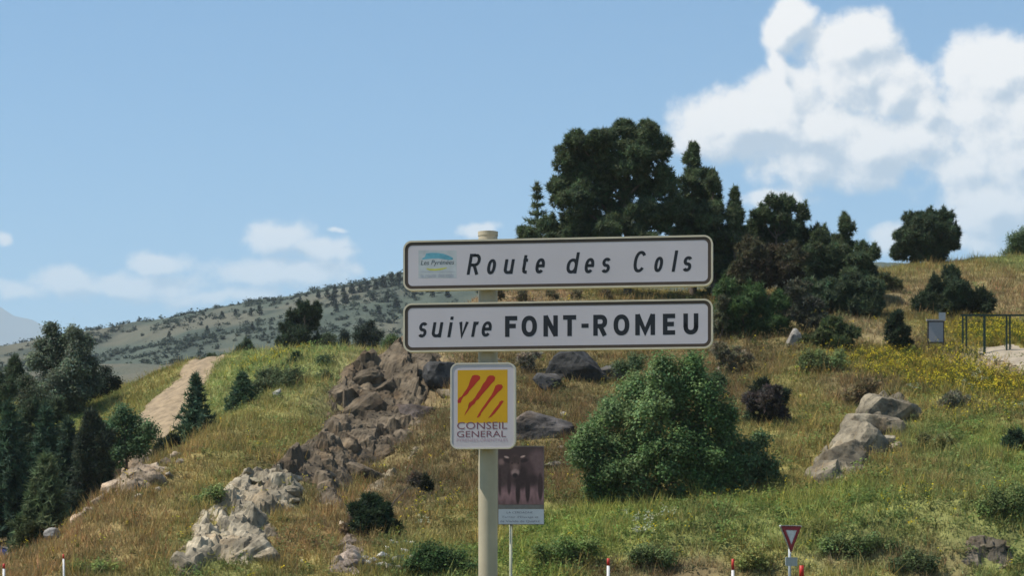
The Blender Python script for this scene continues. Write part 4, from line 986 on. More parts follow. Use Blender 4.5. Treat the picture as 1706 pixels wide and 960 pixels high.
# flowering clumps: stems and yellow heads
x, y = scatter(60000, 96, 165)
w = yfield(x, y) * (1 + .8 * fbm(x / 1.6, y / 1.6, 2)) + .006
kp = (rng.uniform(0, 1, x.shape) < w * .9) & (track_mask(x, y) > 1.1) & ~in_sand(x, y)
x, y = x[kp], y[kp]; z = H(x, y) + rng.uniform(.25, .7, len(x))
pts = np.stack([x, y, z], -1); up = np.tile([0, -.4, 1.], (len(x), 1))
v, f, c = leaves(pts, up, 6, .16, .055, jitter_cols(len(x), (.47, .38, .02), .25, .08))
o = obj('yellow_flowers', mesh_np('yellow_flowers', v, f, M_LEAF, c)); o['kind'] = 'stuff'
st = pts - np.array([0, 0, .35])
v, f, c = blades(st, up, 6, .38, .05, 1.6, jitter_cols(len(x), (.10, .125, .03), .3, .1))
o = obj('flower_stems', mesh_np('flower_stems', v, f, M_LEAF, c)); o['kind'] = 'stuff'
# a few white umbels
wp = [(1062, 880), (1070, 890), (1085, 878), (1064, 905), (1078, 900), (1110, 868), (1620, 640), (1635, 645), (1610, 655), (1630, 632), (1700, 690), (700, 885), (1520, 660)]
pts = []
for (u, v_) in wp:
    g = ground_at(u, v_)
    for _ in range(7): pts.append(g + np.array([rng.normal() * .25, rng.normal() * .3, .35 + rng.uniform(0, .35)]))
pts = np.array(pts)
v, f, c = leaves(pts, np.tile([0, -.3, 1.], (len(pts), 1)), 7, .10, .05, jitter_cols(len(pts), (.40, .42, .30), .15, .05))
o = obj('white_flowers', mesh_np('white_flowers', v, f, M_LEAF, c)); o['kind'] = 'stuff'
# low weeds breaking up the grass
x, y = scatter(9500, 96, 172); col, den = cover(x, y)
gr = col[:, 1] - col[:, 0] * .8
kp = (rng.uniform(0, 1, x.shape) < np.clip(.25 + gr * 9, .08, 1)) & (track_mask(x, y) > 1.15) & ~near_rock(x, y)
x, y, col = x[kp], y[kp], col[kp]
z = H(x, y) + .12
pts = np.stack([x, y, z], -1)
pts = np.repeat(pts, 5, 0) + rng.normal(size=(len(x) * 5, 3)) * np.array([.26, .26, .08])
cc = np.repeat(col * rng.uniform(.6, 1.1, (len(x), 1)) * np.array([.72, .95, .85]), 5, 0)
v, f, c = leaves(pts, np.tile([0, 0, 1.], (len(pts), 1)), 6, .2, .085, cc)
o = obj('weeds', mesh_np('weeds', v, f, M_LEAF, c)); o['kind'] = 'stuff'

# taller weed clumps that make the slope uneven
x, y = scatter(5200, 97, 176); col, den = cover(x, y)
kp = (fbm(x / 5 + 3, y / 6, 3) > .06) & (rng.uniform(0, 1, x.shape) < .55 * np.clip(den, 0, 1)) & (track_mask(x, y) > 1.25) & ~near_rock(x, y) & ~in_sand(x, y) & (x > -14)
x, y, col = x[kp], y[kp], col[kp]
n_ = len(x); hgt_ = rng.uniform(.3, .85, n_)
gtone = np.where(rng.uniform(0, 1, n_)[:, None] < .6, np.array((.62, .92, .72)), np.array((.80, .78, .72)))
cc = np.repeat(col * gtone * rng.uniform(.7, 1.15, (n_, 1)), 16, 0)
loc_ = rng.normal(size=(n_ * 16, 3)) * np.array([.30, .30, 0]) + np.stack([0 * np.repeat(x, 16), 0 * np.repeat(x, 16), np.repeat(hgt_, 16) * rng.uniform(.05, 1.0, n_ * 16)], -1)
pts = np.repeat(np.stack([x, y, H(x, y)], -1), 16, 0) + loc_
v, f, c = leaves(pts, np.tile([-.2, -.3, 1.], (len(pts), 1)), 4, .16, .075, cc)
o = obj('tall_weeds', mesh_np('tall_weeds', v, f, M_LEAF, c)); o['kind'] = 'stuff'

# ------------------------------------------------------------------ far hill scrub and trees
def hill_at(u, v):
    D = np.arange(380, 1450, 4.0); X = (u - CX) / F * D
    zz = tps_eval(hfit, X, D) + 4.5 * fbm(X / 90, D / 90, 4)
    zr = EYE + (HZ - v) / F * D
    h = np.nonzero(zz >= zr)[0]
    i = h[0] if len(h) else len(D) - 1
    return np.array([X[i], D[i], zz[i]])
m = 15000
x = rng.uniform(-520, 60, m); y = rng.uniform(520, 1420, m)
kp = (np.abs(x / y + .13) < .16) & (fbm(x / 40, y / 110, 3) > rng.uniform(-.3, .5, m))
x, y = x[kp], y[kp]
z = tps_eval(hfit, x, y) + 4.5 * fbm(x / 90, y / 90, 4)
s = rng.uniform(.4, 1.7, len(x)) * rng.uniform(.6, 1.2, len(x))
PT = np.repeat(np.stack([x, y, z + s * .5], -1), 16, 0) + rng.normal(size=(len(x) * 16, 3)) * np.repeat(s, 16)[:, None] * np.array([.75, .75, .4])
v, f, c = leaves(PT, np.tile([0, 0, 1.], (len(PT), 1)), 2, .8, .75, jitter_cols(len(PT), (.050, .066, .050), .3, .08))
o = obj('hillside_scrub', mesh_np('hillside_scrub', v, f, M_LEAF, c)); o['kind'] = 'stuff'
HT = [(432, 520, 10), (418, 522, 8), (392, 522, 7), (370, 526, 7), (456, 505, 6), (500, 500, 6), (316, 537, 5), (530, 494, 8), (545, 492, 10), (558, 491, 11), (572, 489, 10), (586, 487, 12), (600, 484, 11), (612, 482, 12), (626, 478, 11), (638, 475, 13), (652, 471, 14), (664, 470, 14), (555, 503, 14), (575, 502, 13), (620, 498, 10), (645, 500, 12), (560, 515, 10), (490, 545, 9), (345, 552, 8), (282, 560, 7), (420, 548, 9), (660, 510, 13), (630, 520, 10), (690, 492, 10), (720, 490, 10), (745, 493, 9), (600, 540, 9)]
hbase = None
def hill_tree(h_m, seed):
    r = 0
    n = 46
    t = rng.uniform(.08, 1, n)
    a = rng.uniform(0, 6.28, n); rad = .34 * (1 - t) ** .7 * rng.uniform(.4, 1, n)
    pts = np.stack([np.cos(a) * rad, np.sin(a) * rad, t], -1)
    v, f, c = leaves(pts, unit(pts - np.array([0, 0, .4])), 4, .1, .12, jitter_cols(n, (.034, .048, .032), .25, .08))
    cm_ = mesh_np('crown', v, f, M_LEAF, c)
    V, Fc = tubes([(np.array([(0, 0, -.1), (0, 0, .5), (0, 0, .95)]), [.035, .025, .008])])
    return cm_, mesh_np('trunk', V, Fc, M_BARK)
HTM = [hill_tree(1, i) for i in range(4)]
for i, (u, v_, hp) in enumerate(HT):
    g = hill_at(u, v_ + hp * .5); h = hp * 1.5 / F * g[1]
    root = empty('hill_tree', g, ('small dark conifer standing on the skyline of the far hill' if (527 <= u <= 668 and v_ < 496) else 'small dark conifer dotted on the slope of the far hill'), 'conifer tree', 'conifers dotted over the far hill')
    root.scale = (h * 1.2, h * 1.2, h)
    obj('crown', HTM[i % 4][0], root); obj('trunk', HTM[i % 4][1], root)

# ------------------------------------------------------------------ signs
M_WHITE = plain("sign_white", (.545, .495, .525), .45, spec=.35, noise_amt=.055, scale=2.2)
M_EDGE = plain("sign_border", (.075, .053, .040), .5, noise_amt=.1)
M_FRAME = plain("sign_frame", (.60, .52, .39), .5, spec=.4, noise_amt=.08, scale=9)
M_POLE = plain("pole_paint", (.40, .345, .245), .5, spec=.4, noise_amt=.12, scale=5)
M_BLACK = plain("letter_black", (.018, .020, .026), .5, noise_amt=.05)
M_GALV = plain("galvanised", (.42, .43, .44), .45, metal=.5, noise_amt=.1)
M_CWHITE = plain("council_white", (.52, .465, .485), .45, noise_amt=.03)
M_CFRAME = plain("council_frame", (.56, .51, .43), .5, noise_amt=.05)
M_YEL = plain("council_yellow", (.58, .32, .010), .5, noise_amt=.06, scale=8)
M_RED = plain("council_red", (.40, .030, .014), .5, noise_amt=.08, scale=8)
M_PURP = plain("council_text", (.19, .075, .095), .5, noise_amt=.05)
M_PINK = plain("council_small_text", (.42, .28, .34), .5, noise_amt=.05)

def rrect(w, h, r, n=7):
    pts = []
    for (cx_, cy_, a0) in ((w / 2 - r, h / 2 - r, 0), (-w / 2 + r, h / 2 - r, 90), (-w / 2 + r, -h / 2 + r, 180), (w / 2 - r, -h / 2 + r, 270)):
        for i in range(n + 1):
            a = R(a0 + 90 * i / n); pts.append((cx_ + r * math.cos(a), cy_ + r * math.sin(a)))
    return pts
def plate(bm, pts, y0, y1):
    """prism: outline in x,z from y0 (front) to y1 (back)"""
    a = [bm.verts.new((p[0], y0, p[1])) for p in pts]; b = [bm.verts.new((p[0], y1, p[1])) for p in pts]
    n = len(pts)
    bm.faces.new(a); bm.faces.new(list(reversed(b)))
    for i in range(n): bm.faces.new((a[(i + 1) % n], a[i], b[i], b[(i + 1) % n]))
def ring(bm, po, pi, y0, y1):
    n = len(po)
    A = [bm.verts.new((p[0], y0, p[1])) for p in po]; B = [bm.verts.new((p[0], y0, p[1])) for p in pi]
    A2 = [bm.verts.new((p[0], y1, p[1])) for p in po]; B2 = [bm.verts.new((p[0], y1, p[1])) for p in pi]
    for i in range(n):
        j = (i + 1) % n
        bm.faces.new((A[i], A[j], B[j], B[i])); bm.faces.new((A[j], A[i], A2[i], A2[j])); bm.faces.new((B[i], B[j], B2[j], B2[i])); bm.faces.new((A2[i], B2[i], B2[j], A2[j]))
def flat_poly(bm, pts, y):
    bm.faces.new([bm.verts.new((p[0], y, p[1])) for p in pts])

# stroke lettering -----------------------------------------------------
def arc(cx_, cy_, rx, ry, a0, a1, n=14, e=2.25):
    o = []
    for i in range(n + 1):
        a = R(a0 + (a1 - a0) * i / n); c_, s_ = math.cos(a), math.sin(a)
        o.append((cx_ + rx * math.copysign(abs(c_) ** (2 / e), c_), cy_ + ry * math.copysign(abs(s_) ** (2 / e), s_)))
    return o
def glyph(ch, w, h, s, xh=None):
    a = s / 2; L, Rr, B, T = a, w - a, a, h - a; cx_ = w / 2; cy_ = h / 2
    xh = xh or h
    if ch in 'oO': return [(arc(cx_, cy_, cx_ - a, cy_ - a, 0, 360, 30), True)]
    if ch == 'R':
        m = h * .46; k = (T - m) / 2
        return [([(L, 0), (L, h)], 0), ([(L, T)] + [(cx_, T)] + arc(Rr - k * .9, m + k, k * .9, k, 90, -90, 10) + [(cx_, m), (L, m)], 0), ([(w * .50, m), (w - a * 1.05, 0)], 0)]
    if ch == 'u': return [([(L, h), (L, h * .3)] + arc(cx_, B + h * .24, cx_ - a, h * .24, 180, 330, 10)[1:], 0), ([(Rr, 0), (Rr, h)], 0)]
    if ch == 'U': return [([(L, h), (L, h * .34)] + arc(cx_, B + h * .29, cx_ - a, h * .29, 180, 360, 14) + [(Rr, h * .34), (Rr, h)], 0)]
    if ch == 't': return [([(w * .38, h), (w * .38, h * .24)] + arc(w * .38 + h * .15, B + h * .16, h * .15, h * .16, 180, 285, 6), 0), ([(0, xh - a), (w, xh - a)], 0)]
    if ch == 'e': return [([(L, h * .50), (Rr, h * .50)] + arc(cx_, cy_, cx_ - a, cy_ - a, 4, 318, 26), 0)]
    if ch == 'd': return [([(Rr, 0), (Rr, h)], 0), (arc(cx_, xh / 2, cx_ - a, xh / 2 - a, 0, 360, 26), True)]
    if ch == 's':
        ry = (h - s) / 4
        return [(arc(cx_, T - ry, cx_ - a, ry, 28, 270, 16, 2.1) + arc(cx_, B + ry, cx_ - a, ry, 90, -152, 16, 2.1)[1:], 0)]
    if ch == 'C': return [(arc(cx_, cy_, cx_ - a, cy_ - a, 38, 322, 26), 0)]
    if ch == 'l': return [([(cx_, 0), (cx_, h)], 0)]
    if ch == 'i': return [([(cx_, 0), (cx_, xh)], 0), ([(cx_, h - s * 1.05), (cx_, h)], 0)]
    if ch == 'v': return [([(L * .9, h), (cx_, a * .6), (w - L * .9, h)], 0)]
    if ch == 'r': return [([(L, 0), (L, h)], 0), ([(L, h * .62)] + arc(w * .78, h * .62, w * .78 - a, h * .38 - a, 150, 75, 7), 0)]
    if ch == 'F': return [([(L, 0), (L, h)], 0), ([(L, T), (w, T)], 0), ([(L, h * .52), (w * .88, h * .52)], 0)]
    if ch == 'E': return [([(L, 0), (L, h)], 0), ([(L, T), (w, T)], 0), ([(L, h * .51), (w * .9, h * .51)], 0), ([(L, B), (w, B)], 0)]
    if ch == 'T': return [([(cx_, 0), (cx_, h)], 0), ([(0, T), (w, T)], 0)]
    if ch == 'N': return [([(L, 0), (L, h)], 0), ([(Rr, 0), (Rr, h)], 0), ([(L * .9, h * .98), (w - L * .9, h * .02)], 0)]
    if ch == 'M': return [([(L, 0), (L, h)], 0), ([(Rr, 0), (Rr, h)], 0), ([(L, h * .985), (cx_, h * .16), (Rr, h * .985)], 0)]
    if ch == '-': return [([(0, cy_), (w, cy_)], 0)]
def ribbon(bm, pts, closed, s, y, xf):
    if closed: pts = pts[:-1]
    p = np.array(pts, float); n = len(p)
    Lf, Rt = [], []
    for i in range(n):
        if closed: a, b = p[i - 1], p[(i + 1) % n]
        else: a, b = p[max(i - 1, 0)], p[min(i + 1, n - 1)]
        d1 = p[i] - a; d2 = b - p[i]
        d1 = d1 / (np.linalg.norm(d1) + 1e-9) if np.linalg.norm(d1) > 1e-9 else d2 / (np.linalg.norm(d2) + 1e-9)
        d2 = d2 / (np.linalg.norm(d2) + 1e-9) if np.linalg.norm(d2) > 1e-9 else d1
        t = d1 + d2; t = t / (np.linalg.norm(t) + 1e-9); nn = np.array([-t[1], t[0]])
        cs = max(.5, abs(nn @ np.array([-d1[1], d1[0]])))
        Lf.append(p[i] + nn * s / 2 / cs); Rt.append(p[i] - nn * s / 2 / cs)
    va = [bm.verts.new((*[xf(q)[0]], y, xf(q)[1])) for q in Lf]; vb = [bm.verts.new((xf(q)[0], y, xf(q)[1])) for q in Rt]
    for i in range(n if closed else n - 1):
        j = (i + 1) % n
        f = bm.faces.new((va[i], va[j], vb[j], vb[i]))
def letters(name, spec, base_z, s, y, shear, parent, mat):
    """spec: (char, x0, x1, height, xheight) in sign metres; x0,x1 are the slanted ink limits"""
    bm = bmesh.new(); k = 0
    for (ch, x0, x1, h, xh) in spec:
        w = (x1 - x0) - shear * h
        zz = base_z + (h * 0 if ch != '-' else 0)
        ss = s
        if ch == '-':
            ss = xh; 
        for pts, closed in glyph(ch, w, h, ss, xh if ch in 'tdi' else None):
            xf = lambda q, x0=x0, zz=zz: (x0 + q[0] + shear * q[1], zz + q[1])
            ribbon(bm, pts, bool(closed), ss, y - .00006 * (k % 5) , xf); k += 1
    bmesh.ops.recalc_face_normals(bm, faces=list(bm.faces))
    return bm_obj(name, bm, mat, parent)
def text_mesh(name, s, x0, x1, z0, z1, y, mat, parent, italic=0.0):
    """built-in vector lettering fitted into a box on a panel"""
    cu = bpy.data.curves.new('lettering', 'FONT'); cu.body = s; cu.size = 1; cu.shear = italic; cu.resolution_u = 3
    tmp = bpy.data.objects.new('lettering', cu); C.objects.link(tmp)
    dg = bpy.context.evaluated_depsgraph_get()
    me = bpy.data.meshes.new_from_object(tmp.evaluated_get(dg))
    bpy.data.objects.remove(tmp)
    co = np.empty(len(me.vertices) * 3, np.float32); me.vertices.foreach_get('co', co); co = co.reshape(-1, 3)
    mn, mxx = co.min(0), co.max(0); q = np.zeros_like(co)
    q[:, 0] = x0 + (co[:, 0] - mn[0]) / (mxx[0] - mn[0]) * (x1 - x0)
    q[:, 2] = z0 + (co[:, 1] - mn[1]) / (mxx[1] - mn[1]) * (z1 - z0)
    q[:, 1] = y
    me.vertices.foreach_set('co', q.ravel()); me.materials.clear(); me.materials.append(mat); me.update()
    me.name = name
    return obj(name, me, parent)

YAW = R(-7.7)
SX, SY = -.155, 14.9
sign = empty('road_sign', (SX, SY, 0), 'roadside pole carrying two white destination panels and a red and yellow council plate', 'road sign', rz=YAW)
def tube_bm(r, z0, z1, n=24, x=0, y=0, r2=None):
    bm = bmesh.new()
    bmesh.ops.create_cone(bm, cap_ends=True, segments=n, radius1=r, radius2=r2 or r, depth=z1 - z0, matrix=Matrix.Translation((x, y, (z0 + z1) / 2)))
    return bm
po = bm_obj('pole', tube_bm(.062, 0, 3.665, 32), M_POLE, sign, smooth=True)
mod = po.modifiers.new('edge', 'EDGE_SPLIT'); mod.split_angle = R(40)
bm_obj('pole_cap', tube_bm(.065, 3.655, 3.682, 32), M_POLE, sign)
PF = -.125    # front face of the panels, in front of the pole axis
XL, XR = -.5535, 1.437
def px2x(u):       # picture column -> metres along the panel face
    k = (u - CX) / F; c_, s_ = math.cos(-YAW), math.sin(-YAW)
    # X = SX + x c + PF*(-s)... panel point (x, PF) rotated by YAW
    # X = SX + x*c - PF*sin(YAW); Y = SY + x*sin(YAW) + PF*cos(YAW)
    return (k * (SY + PF * c_) - SX + PF * math.sin(YAW)) / (c_ - k * math.sin(YAW))
def px2z(v, x):
    Y = SY + x * math.sin(YAW) + PF * math.cos(YAW)
    return EYE + (HZ - v) / F * Y
XL, XR = px2x(671.5), px2x(1187.5)
def dest_panel(zb, zt, label):
    w, h = XR - XL, zt - zb; cx_, cz_ = (XL + XR) / 2, (zb + zt) / 2
    bm = bmesh.new(); plate(bm, [(p[0] + cx_, p[1] + cz_) for p in rrect(w - .012, h - .012, .05)], PF + .006, PF + .05)
    p = bm_obj('sign_panel', bm, M_WHITE, sign); p['label'] = label
    bm = bmesh.new(); ring(bm, [(q[0] + cx_, q[1] + cz_) for q in rrect(w, h, .056)], [(q[0] + cx_, q[1] + cz_) for q in rrect(w - .022, h - .022, .046)], PF + .003, PF + .056)
    bm_obj('sign_frame', bm, M_FRAME, p)
    bm = bmesh.new(); ring(bm, [(q[0] + cx_, q[1] + cz_) for q in rrect(w - .0225, h - .0225, .0455)], [(q[0] + cx_, q[1] + cz_) for q in rrect(w - .062, h - .062, .030)], PF + .0052, PF + .0058)
    bm_obj('sign_border', bm, M_EDGE, p)
    for dz in (-.07, .07):
        bm = bmesh.new(); bmesh.ops.create_cube(bm, size=1)
        for v in bm.verts: v.co = Vector((v.co.x * .2, PF + .0635 + v.co.y * .022, cz_ + dz + v.co.z * .04))
        bm_obj('clamp', bm, M_GALV, p)
    return p
ZU0, ZU1 = px2z(482.5, 0.0), px2z(398.5, 0.0)
ZL0, ZL1 = px2z(585.5, 0.0), px2z(503.5, 0.0)
pu = dest_panel(ZU0, ZU1, 'upper white panel reading Route des Cols')
pl = dest_panel(ZL0, ZL1, 'lower white panel reading suivre FONT-ROMEU')
q_ = 1706 / 600.0
def zx(px): return px2x(640 + px / q_)
def letter_spec(lst, base):
    o = []
    for ch, a, b, hp, xp in lst:
        o.append((ch, zx(a), zx(b), hp / q_ / F * 14.78, (xp or hp) / q_ / F * 14.78))
    return o
LY = PF + .0056
def base_z(px_y, px_x):    # baseline height from enlarged picture coordinates
    return px2z(360 + px_y / q_, zx(px_x))
bu = base_z(277, 430)
letters('lettering', letter_spec([('R', 390, 462, 99, 0), ('o', 482, 534, 72, 0), ('u', 562, 619, 70, 0), ('t', 648, 685, 88, 71), ('e', 711, 766, 72, 0)], 0), bu, .0196, LY, .17, pu, M_BLACK)
letters('lettering', letter_spec([('d', 858, 927, 100, 71), ('e', 944, 1000, 72, 0), ('s', 1025, 1077, 72, 0)], 0), base_z(271, 950), .0196, LY, .17, pu, M_BLACK)
letters('lettering', letter_spec([('C', 1174, 1248, 101, 0), ('o', 1274, 1326, 72, 0), ('l', 1361, 1393, 100, 0), ('s', 1410, 1463, 72, 0)], 0), base_z(265, 1300), .0196, LY, .17, pu, M_BLACK)
letters('lettering', letter_spec([('s', 157, 208, 73, 0), ('u', 221, 280, 72, 0), ('i', 299, 328, 98, 71), ('v', 344, 400, 72, 0), ('r', 411, 449, 72, 0), ('e', 456, 514, 73, 0)], 0), base_z(574, 330), .0194, LY, .17, pl, M_BLACK)
FS = [('F', 572, 630), ('O', 650, 723), ('N', 754, 822), ('T', 847, 909), ('R', 990, 1056), ('O', 1086, 1161), ('M', 1189, 1283), ('E', 1320, 1378), ('U', 1417, 1488)]
letters('lettering', letter_spec([(c_, a, b, 99, 0) for c_, a, b in FS[:4]], 0), base_z(571, 730), .0288, LY, 0, pl, M_BLACK)
letters('lettering', letter_spec([(c_, a, b, 99, 0) for c_, a, b in FS[4:]], 0), base_z(564.5, 1230), .0288, LY, 0, pl, M_BLACK)
hb = base_z(527, 950); letters('lettering', letter_spec([('-', 934, 968, 20, 20)], 0), hb - .004, .028, LY, 0, pl, M_BLACK)
# logo of the route on the upper panel
M_LBLUE = plain("logo_blue", (.13, .36, .46), .5, noise_amt=.2, scale=20); M_LYEL = plain("logo_yellow", (.50, .50, .10), .5); M_LGREY = plain("logo_grey", (.34, .34, .42), .5); M_LINK = plain("logo_ink", (.07, .08, .09), .5); M_LBOX = plain("logo_ground", (.45, .47, .49), .45)
def lg(px_, py_):
    x = px2x(670 + px_ / 8.726); return (x, px2z(390 + py_ / 8.726, x))
bm = bmesh.new(); flat_poly(bm, [lg(*p) for p in ((235, 235), (235, 640), (790, 640), (790, 235))], LY + .0002); bm_obj('logo_ground', bm, M_LBOX, pu)
bm = bmesh.new(); flat_poly(bm, [lg(*p) for p in ((280, 358), (330, 330), (345, 280), (420, 270), (520, 272), (600, 285), (680, 315), (735, 345), (735, 372), (680, 376), (600, 365), (520, 352), (430, 356), (350, 362), (300, 368))], LY); bm_obj('logo_mountain', bm, M_LBLUE, pu)
bm = bmesh.new(); flat_poly(bm, [lg(*p) for p in ((345, 495), (400, 502), (480, 505), (560, 495), (650, 482), (640, 500), (560, 522), (470, 532), (400, 528), (360, 515))], LY); bm_obj('logo_sun_stroke', bm, M_LYEL, pu)
bm = bmesh.new(); flat_poly(bm, [lg(*p) for p in ((265, 545), (265, 550), (760, 550), (760, 545))], LY); bm_obj('logo_line', bm, M_LGREY, pu)
a, b = lg(268, 470), lg(755, 372); text_mesh('lettering', 'Les Pyrénées', a[0], b[0], a[1], b[1], LY - .0003, M_LINK, pu, .25)
a, b = lg(270, 632), lg(745, 568); text_mesh('lettering', 'la route des cols', a[0], b[0], a[1], b[1], LY - .0002, M_LGREY, pu)

# council plate
cxl, cxr = px2x(750), px2x(858.5); cz0, cz1 = px2z(748.5, 0), px2z(604.5, 0)
cw, chh, ccx, ccz = cxr - cxl, cz1 - cz0, (cxl + cxr) / 2, (cz0 + cz1) / 2
sh = lambda pts: [(p[0] + ccx, p[1] + ccz) for p in pts]
bm = bmesh.new(); plate(bm, sh(rrect(cw - .01, chh - .01, .045)), PF + .006, PF + .04)
cp_ = bm_obj('council_plate', bm, M_CWHITE, sign); cp_['label'] = 'small white plate with red strokes on a yellow square'
bm = bmesh.new(); ring(bm, sh(rrect(cw, chh, .05)), sh(rrect(cw - .02, chh - .02, .04)), PF + .003, PF + .046); bm_obj('plate_frame', bm, M_CFRAME, cp_)
def cg_(px_, py_):
    x = px2x(740 + px_ / 5.646); return (x, px2z(590 + py_ / 5.646, ccx))
bm = bmesh.new(); flat_poly(bm, [cg_(*p) for p in ((125, 150), (125, 650), (595, 650), (595, 150))], PF + .0057); bm_obj('yellow_square', bm, M_YEL, cp_)
for pts in (((262, 205), (285, 196), (315, 198), (338, 212), (335, 238), (310, 262), (285, 292), (262, 318), (235, 348), (222, 372), (200, 390), (180, 402), (162, 432), (155, 458), (128, 462), (124, 438), (140, 412), (165, 396), (185, 362), (210, 330), (228, 295), (240, 255)),
            ((408, 215), (430, 202), (462, 204), (480, 222), (472, 252), (440, 285), (412, 318), (380, 355), (345, 395), (322, 425), (300, 440), (285, 468), (258, 488), (240, 510), (215, 545), (188, 582), (200, 545), (222, 510), (238, 478), (232, 460), (262, 440), (290, 408), (310, 372), (340, 330), (362, 285), (388, 255)),
            ((482, 300), (505, 288), (540, 290), (552, 312), (535, 338), (505, 362), (480, 392), (450, 425), (425, 455), (400, 490), (370, 528), (345, 560), (342, 578), (320, 598), (304, 600), (325, 560), (350, 520), (385, 470), (420, 420), (445, 385), (465, 345)),
            ((520, 452), (540, 440), (562, 446), (540, 475), (518, 508), (495, 535), (470, 565), (440, 592), (410, 606), (440, 570), (462, 535), (490, 500), (510, 475))):
    bm = bmesh.new(); flat_poly(bm, [cg_(*p) for p in pts], PF + .0054); bmesh.ops.triangulate(bm, faces=list(bm.faces)); bm_obj('red_stroke', bm, M_RED, cp_)
for s_, a, b, mt in (('CONSEIL', (120, 708), (592, 640), M_PURP), ('GENERAL', (118, 784), (582, 724), M_PURP), ('PYRENEES-ORIENTALES', (118, 826), (596, 797), M_PINK)):
    a = cg_(*a); b = cg_(*b); text_mesh('lettering', s_, a[0], b[0], a[1], b[1], PF + .0051, mt, cp_)
bm = bmesh.new(); bmesh.ops.create_cube(bm, size=1)
for v in bm.verts: v.co = Vector((v.co.x * .16, PF + .0535 + v.co.y * .02, ccz + v.co.z * .05))
bm_obj('clamp', bm, M_GALV, cp_)

# cow information panel on its own thin post
ID = 38.0
ip = P(851, HZ, ID)
info = empty('information_sign', (ip[0], ID, 0), 'panel with a photograph of dark cattle on a thin post behind the main pole', 'information sign')
def ic(u, v): p = P(u, v, ID); return (p[0] - ip[0], p[2])
M_IFR = plain("panel_frame", (.20, .165, .14), .6); M_ITXT = plain("panel_text_ground", (.46, .48, .52), .5, noise_amt=.04); M_IINK = plain("panel_ink", (.10, .11, .15), .5); M_POST = plain("thin_post", (.33, .33, .24), .5)
bm_obj('post', tube_bm(.026, 0, 2.3, 14, 0, .06), M_POST, info, smooth=True)
a, b = ic(829, 875), ic(906.5, 743.5)
bm = bmesh.new(); plate(bm, [(a[0], a[1]), (a[0], b[1]), (b[0], b[1]), (b[0], a[1])], 0, .025)
bmesh.ops.recalc_face_normals(bm, faces=list(bm.faces))
bd = bm_obj('panel', bm, M_IFR, info)
# printed photograph: dark cow facing the viewer, another behind it
gw, gh = 84, 104
U, Vv = np.meshgrid(np.linspace(0, 463, gw), np.linspace(0, 578, gh))
img = np.zeros((gh, gw, 3))
gn = fbm(U / 40, Vv / 90, 4)
img[:] = np.array((.050, .040, .038)); 
t_ = sstep(330, 480, Vv)[..., None]; img = img * (1 - t_) + t_ * np.array((.175, .130, .135)) * (1 + .5 * gn[..., None])
t_ = sstep(480, 590, Vv)[..., None]; img = img * (1 - .55 * t_) + .55 * t_ * np.array((.05, .04, .042))
def blob(cx_, cy_, rx, ry, c_, soft=.18, rot=0., k=1.):
    global img
    dx, dy = U - cx_, Vv - cy_; cr, sr = math.cos(rot), math.sin(rot)
    d = np.hypot((dx * cr + dy * sr) / rx, (-dx * sr + dy * cr) / ry)
    m_ = (k * sstep(1 + soft, 1 - soft, d))[..., None]
    img = img * (1 - m_) + m_ * np.array(c_) * (1 + .22 * fbm(U / 22, Vv / 30, 3)[..., None])
B_ = (.040, .030, .030); B2 = (.060, .046, .046); B3 = (.105, .085, .083)
blob(30, 250, 75, 150, (.055, .045, .043)); blob(15, 350, 14, 150, B_); blob(110, 360, 20, 120, B_); blob(30, 150, 30, 30, (.16, .13, .12), .5)      # rear cow
blob(400, 210, 110, 180, (.105, .084, .085), .25); blob(410, 130, 80, 70, B3, .6, 0, .6); blob(250, 260, 120, 150, B2, .25); blob(430, 400, 26, 140, B_); blob(300, 430, 24, 130, (.028, .022, .022)); blob(200, 450, 24, 130, (.028, .022, .022)); blob(355, 330, 60, 60, (.035, .027, .027), .5)
blob(230, 300, 70, 120, (.032, .025, .025), .3)
blob(95, 140, 44, 20, (.03, .024, .024), .3, .25); blob(265, 138, 44, 20, (.03, .024, .024), .3, -.25)        # ears
blob(84, 104, 24, 9, (.42, .37, .32), .4, .3); blob(250, 98, 24, 9, (.42, .37, .32), .4, -.3)               # horns
blob(172, 180, 54, 95, (.085, .066, .060), .25); blob(172, 215, 26, 60, (.13, .105, .095), .5); blob(172, 130, 46, 36, (.05, .04, .036), .4)
blob(172, 258, 40, 36, (.22, .19, .175), .35); blob(172, 285, 28, 22, (.022, .019, .019), .3); blob(140, 165, 8, 8, (.02, .017, .017)); blob(204, 165, 8, 8, (.02, .017, .017))
img = np.clip(img * np.array((1.62, 1.18, 1.16)), .008, .8)
a, b = ic(830.3, 841.3), ic(905.6, 745)
PX, PZ = np.meshgrid(np.linspace(a[0], b[0], gw), np.linspace(b[1], a[1], gh))
m_print, t__, b__ = new_mat("printed_photograph"); at = N(t__, 'ShaderNodeAttribute', attribute_name='tint'); link(t__, at.outputs['Color'], b__.inputs['Base Color']); b__.inputs['Roughness'].default_value = .45
obj('cow_picture', mesh_np('cow_picture', np.stack([PX, 0 * PX - .004, PZ], -1).reshape(-1, 3), grid_faces(gh, gw)[:, ::-1], m_print, img.reshape(-1, 3)), bd)
a, b = ic(830.5, 874), ic(906, 849)
bm = bmesh.new(); flat_poly(bm, [(a[0], a[1]), (a[0], b[1]), (b[0], b[1]), (b[0], a[1])], -.004); bm_obj('text_strip', bm, M_ITXT, bd)
bm = bmesh.new(); a, b = ic(830.5, 848), ic(905.6, 842.5); flat_poly(bm, [(a[0], a[1]), (a[0], b[1]), (b[0], b[1]), (b[0], a[1])], -.004); bm_obj('grey_strip', bm, plain("strip_grey", (.16, .15, .14), .6), bd)
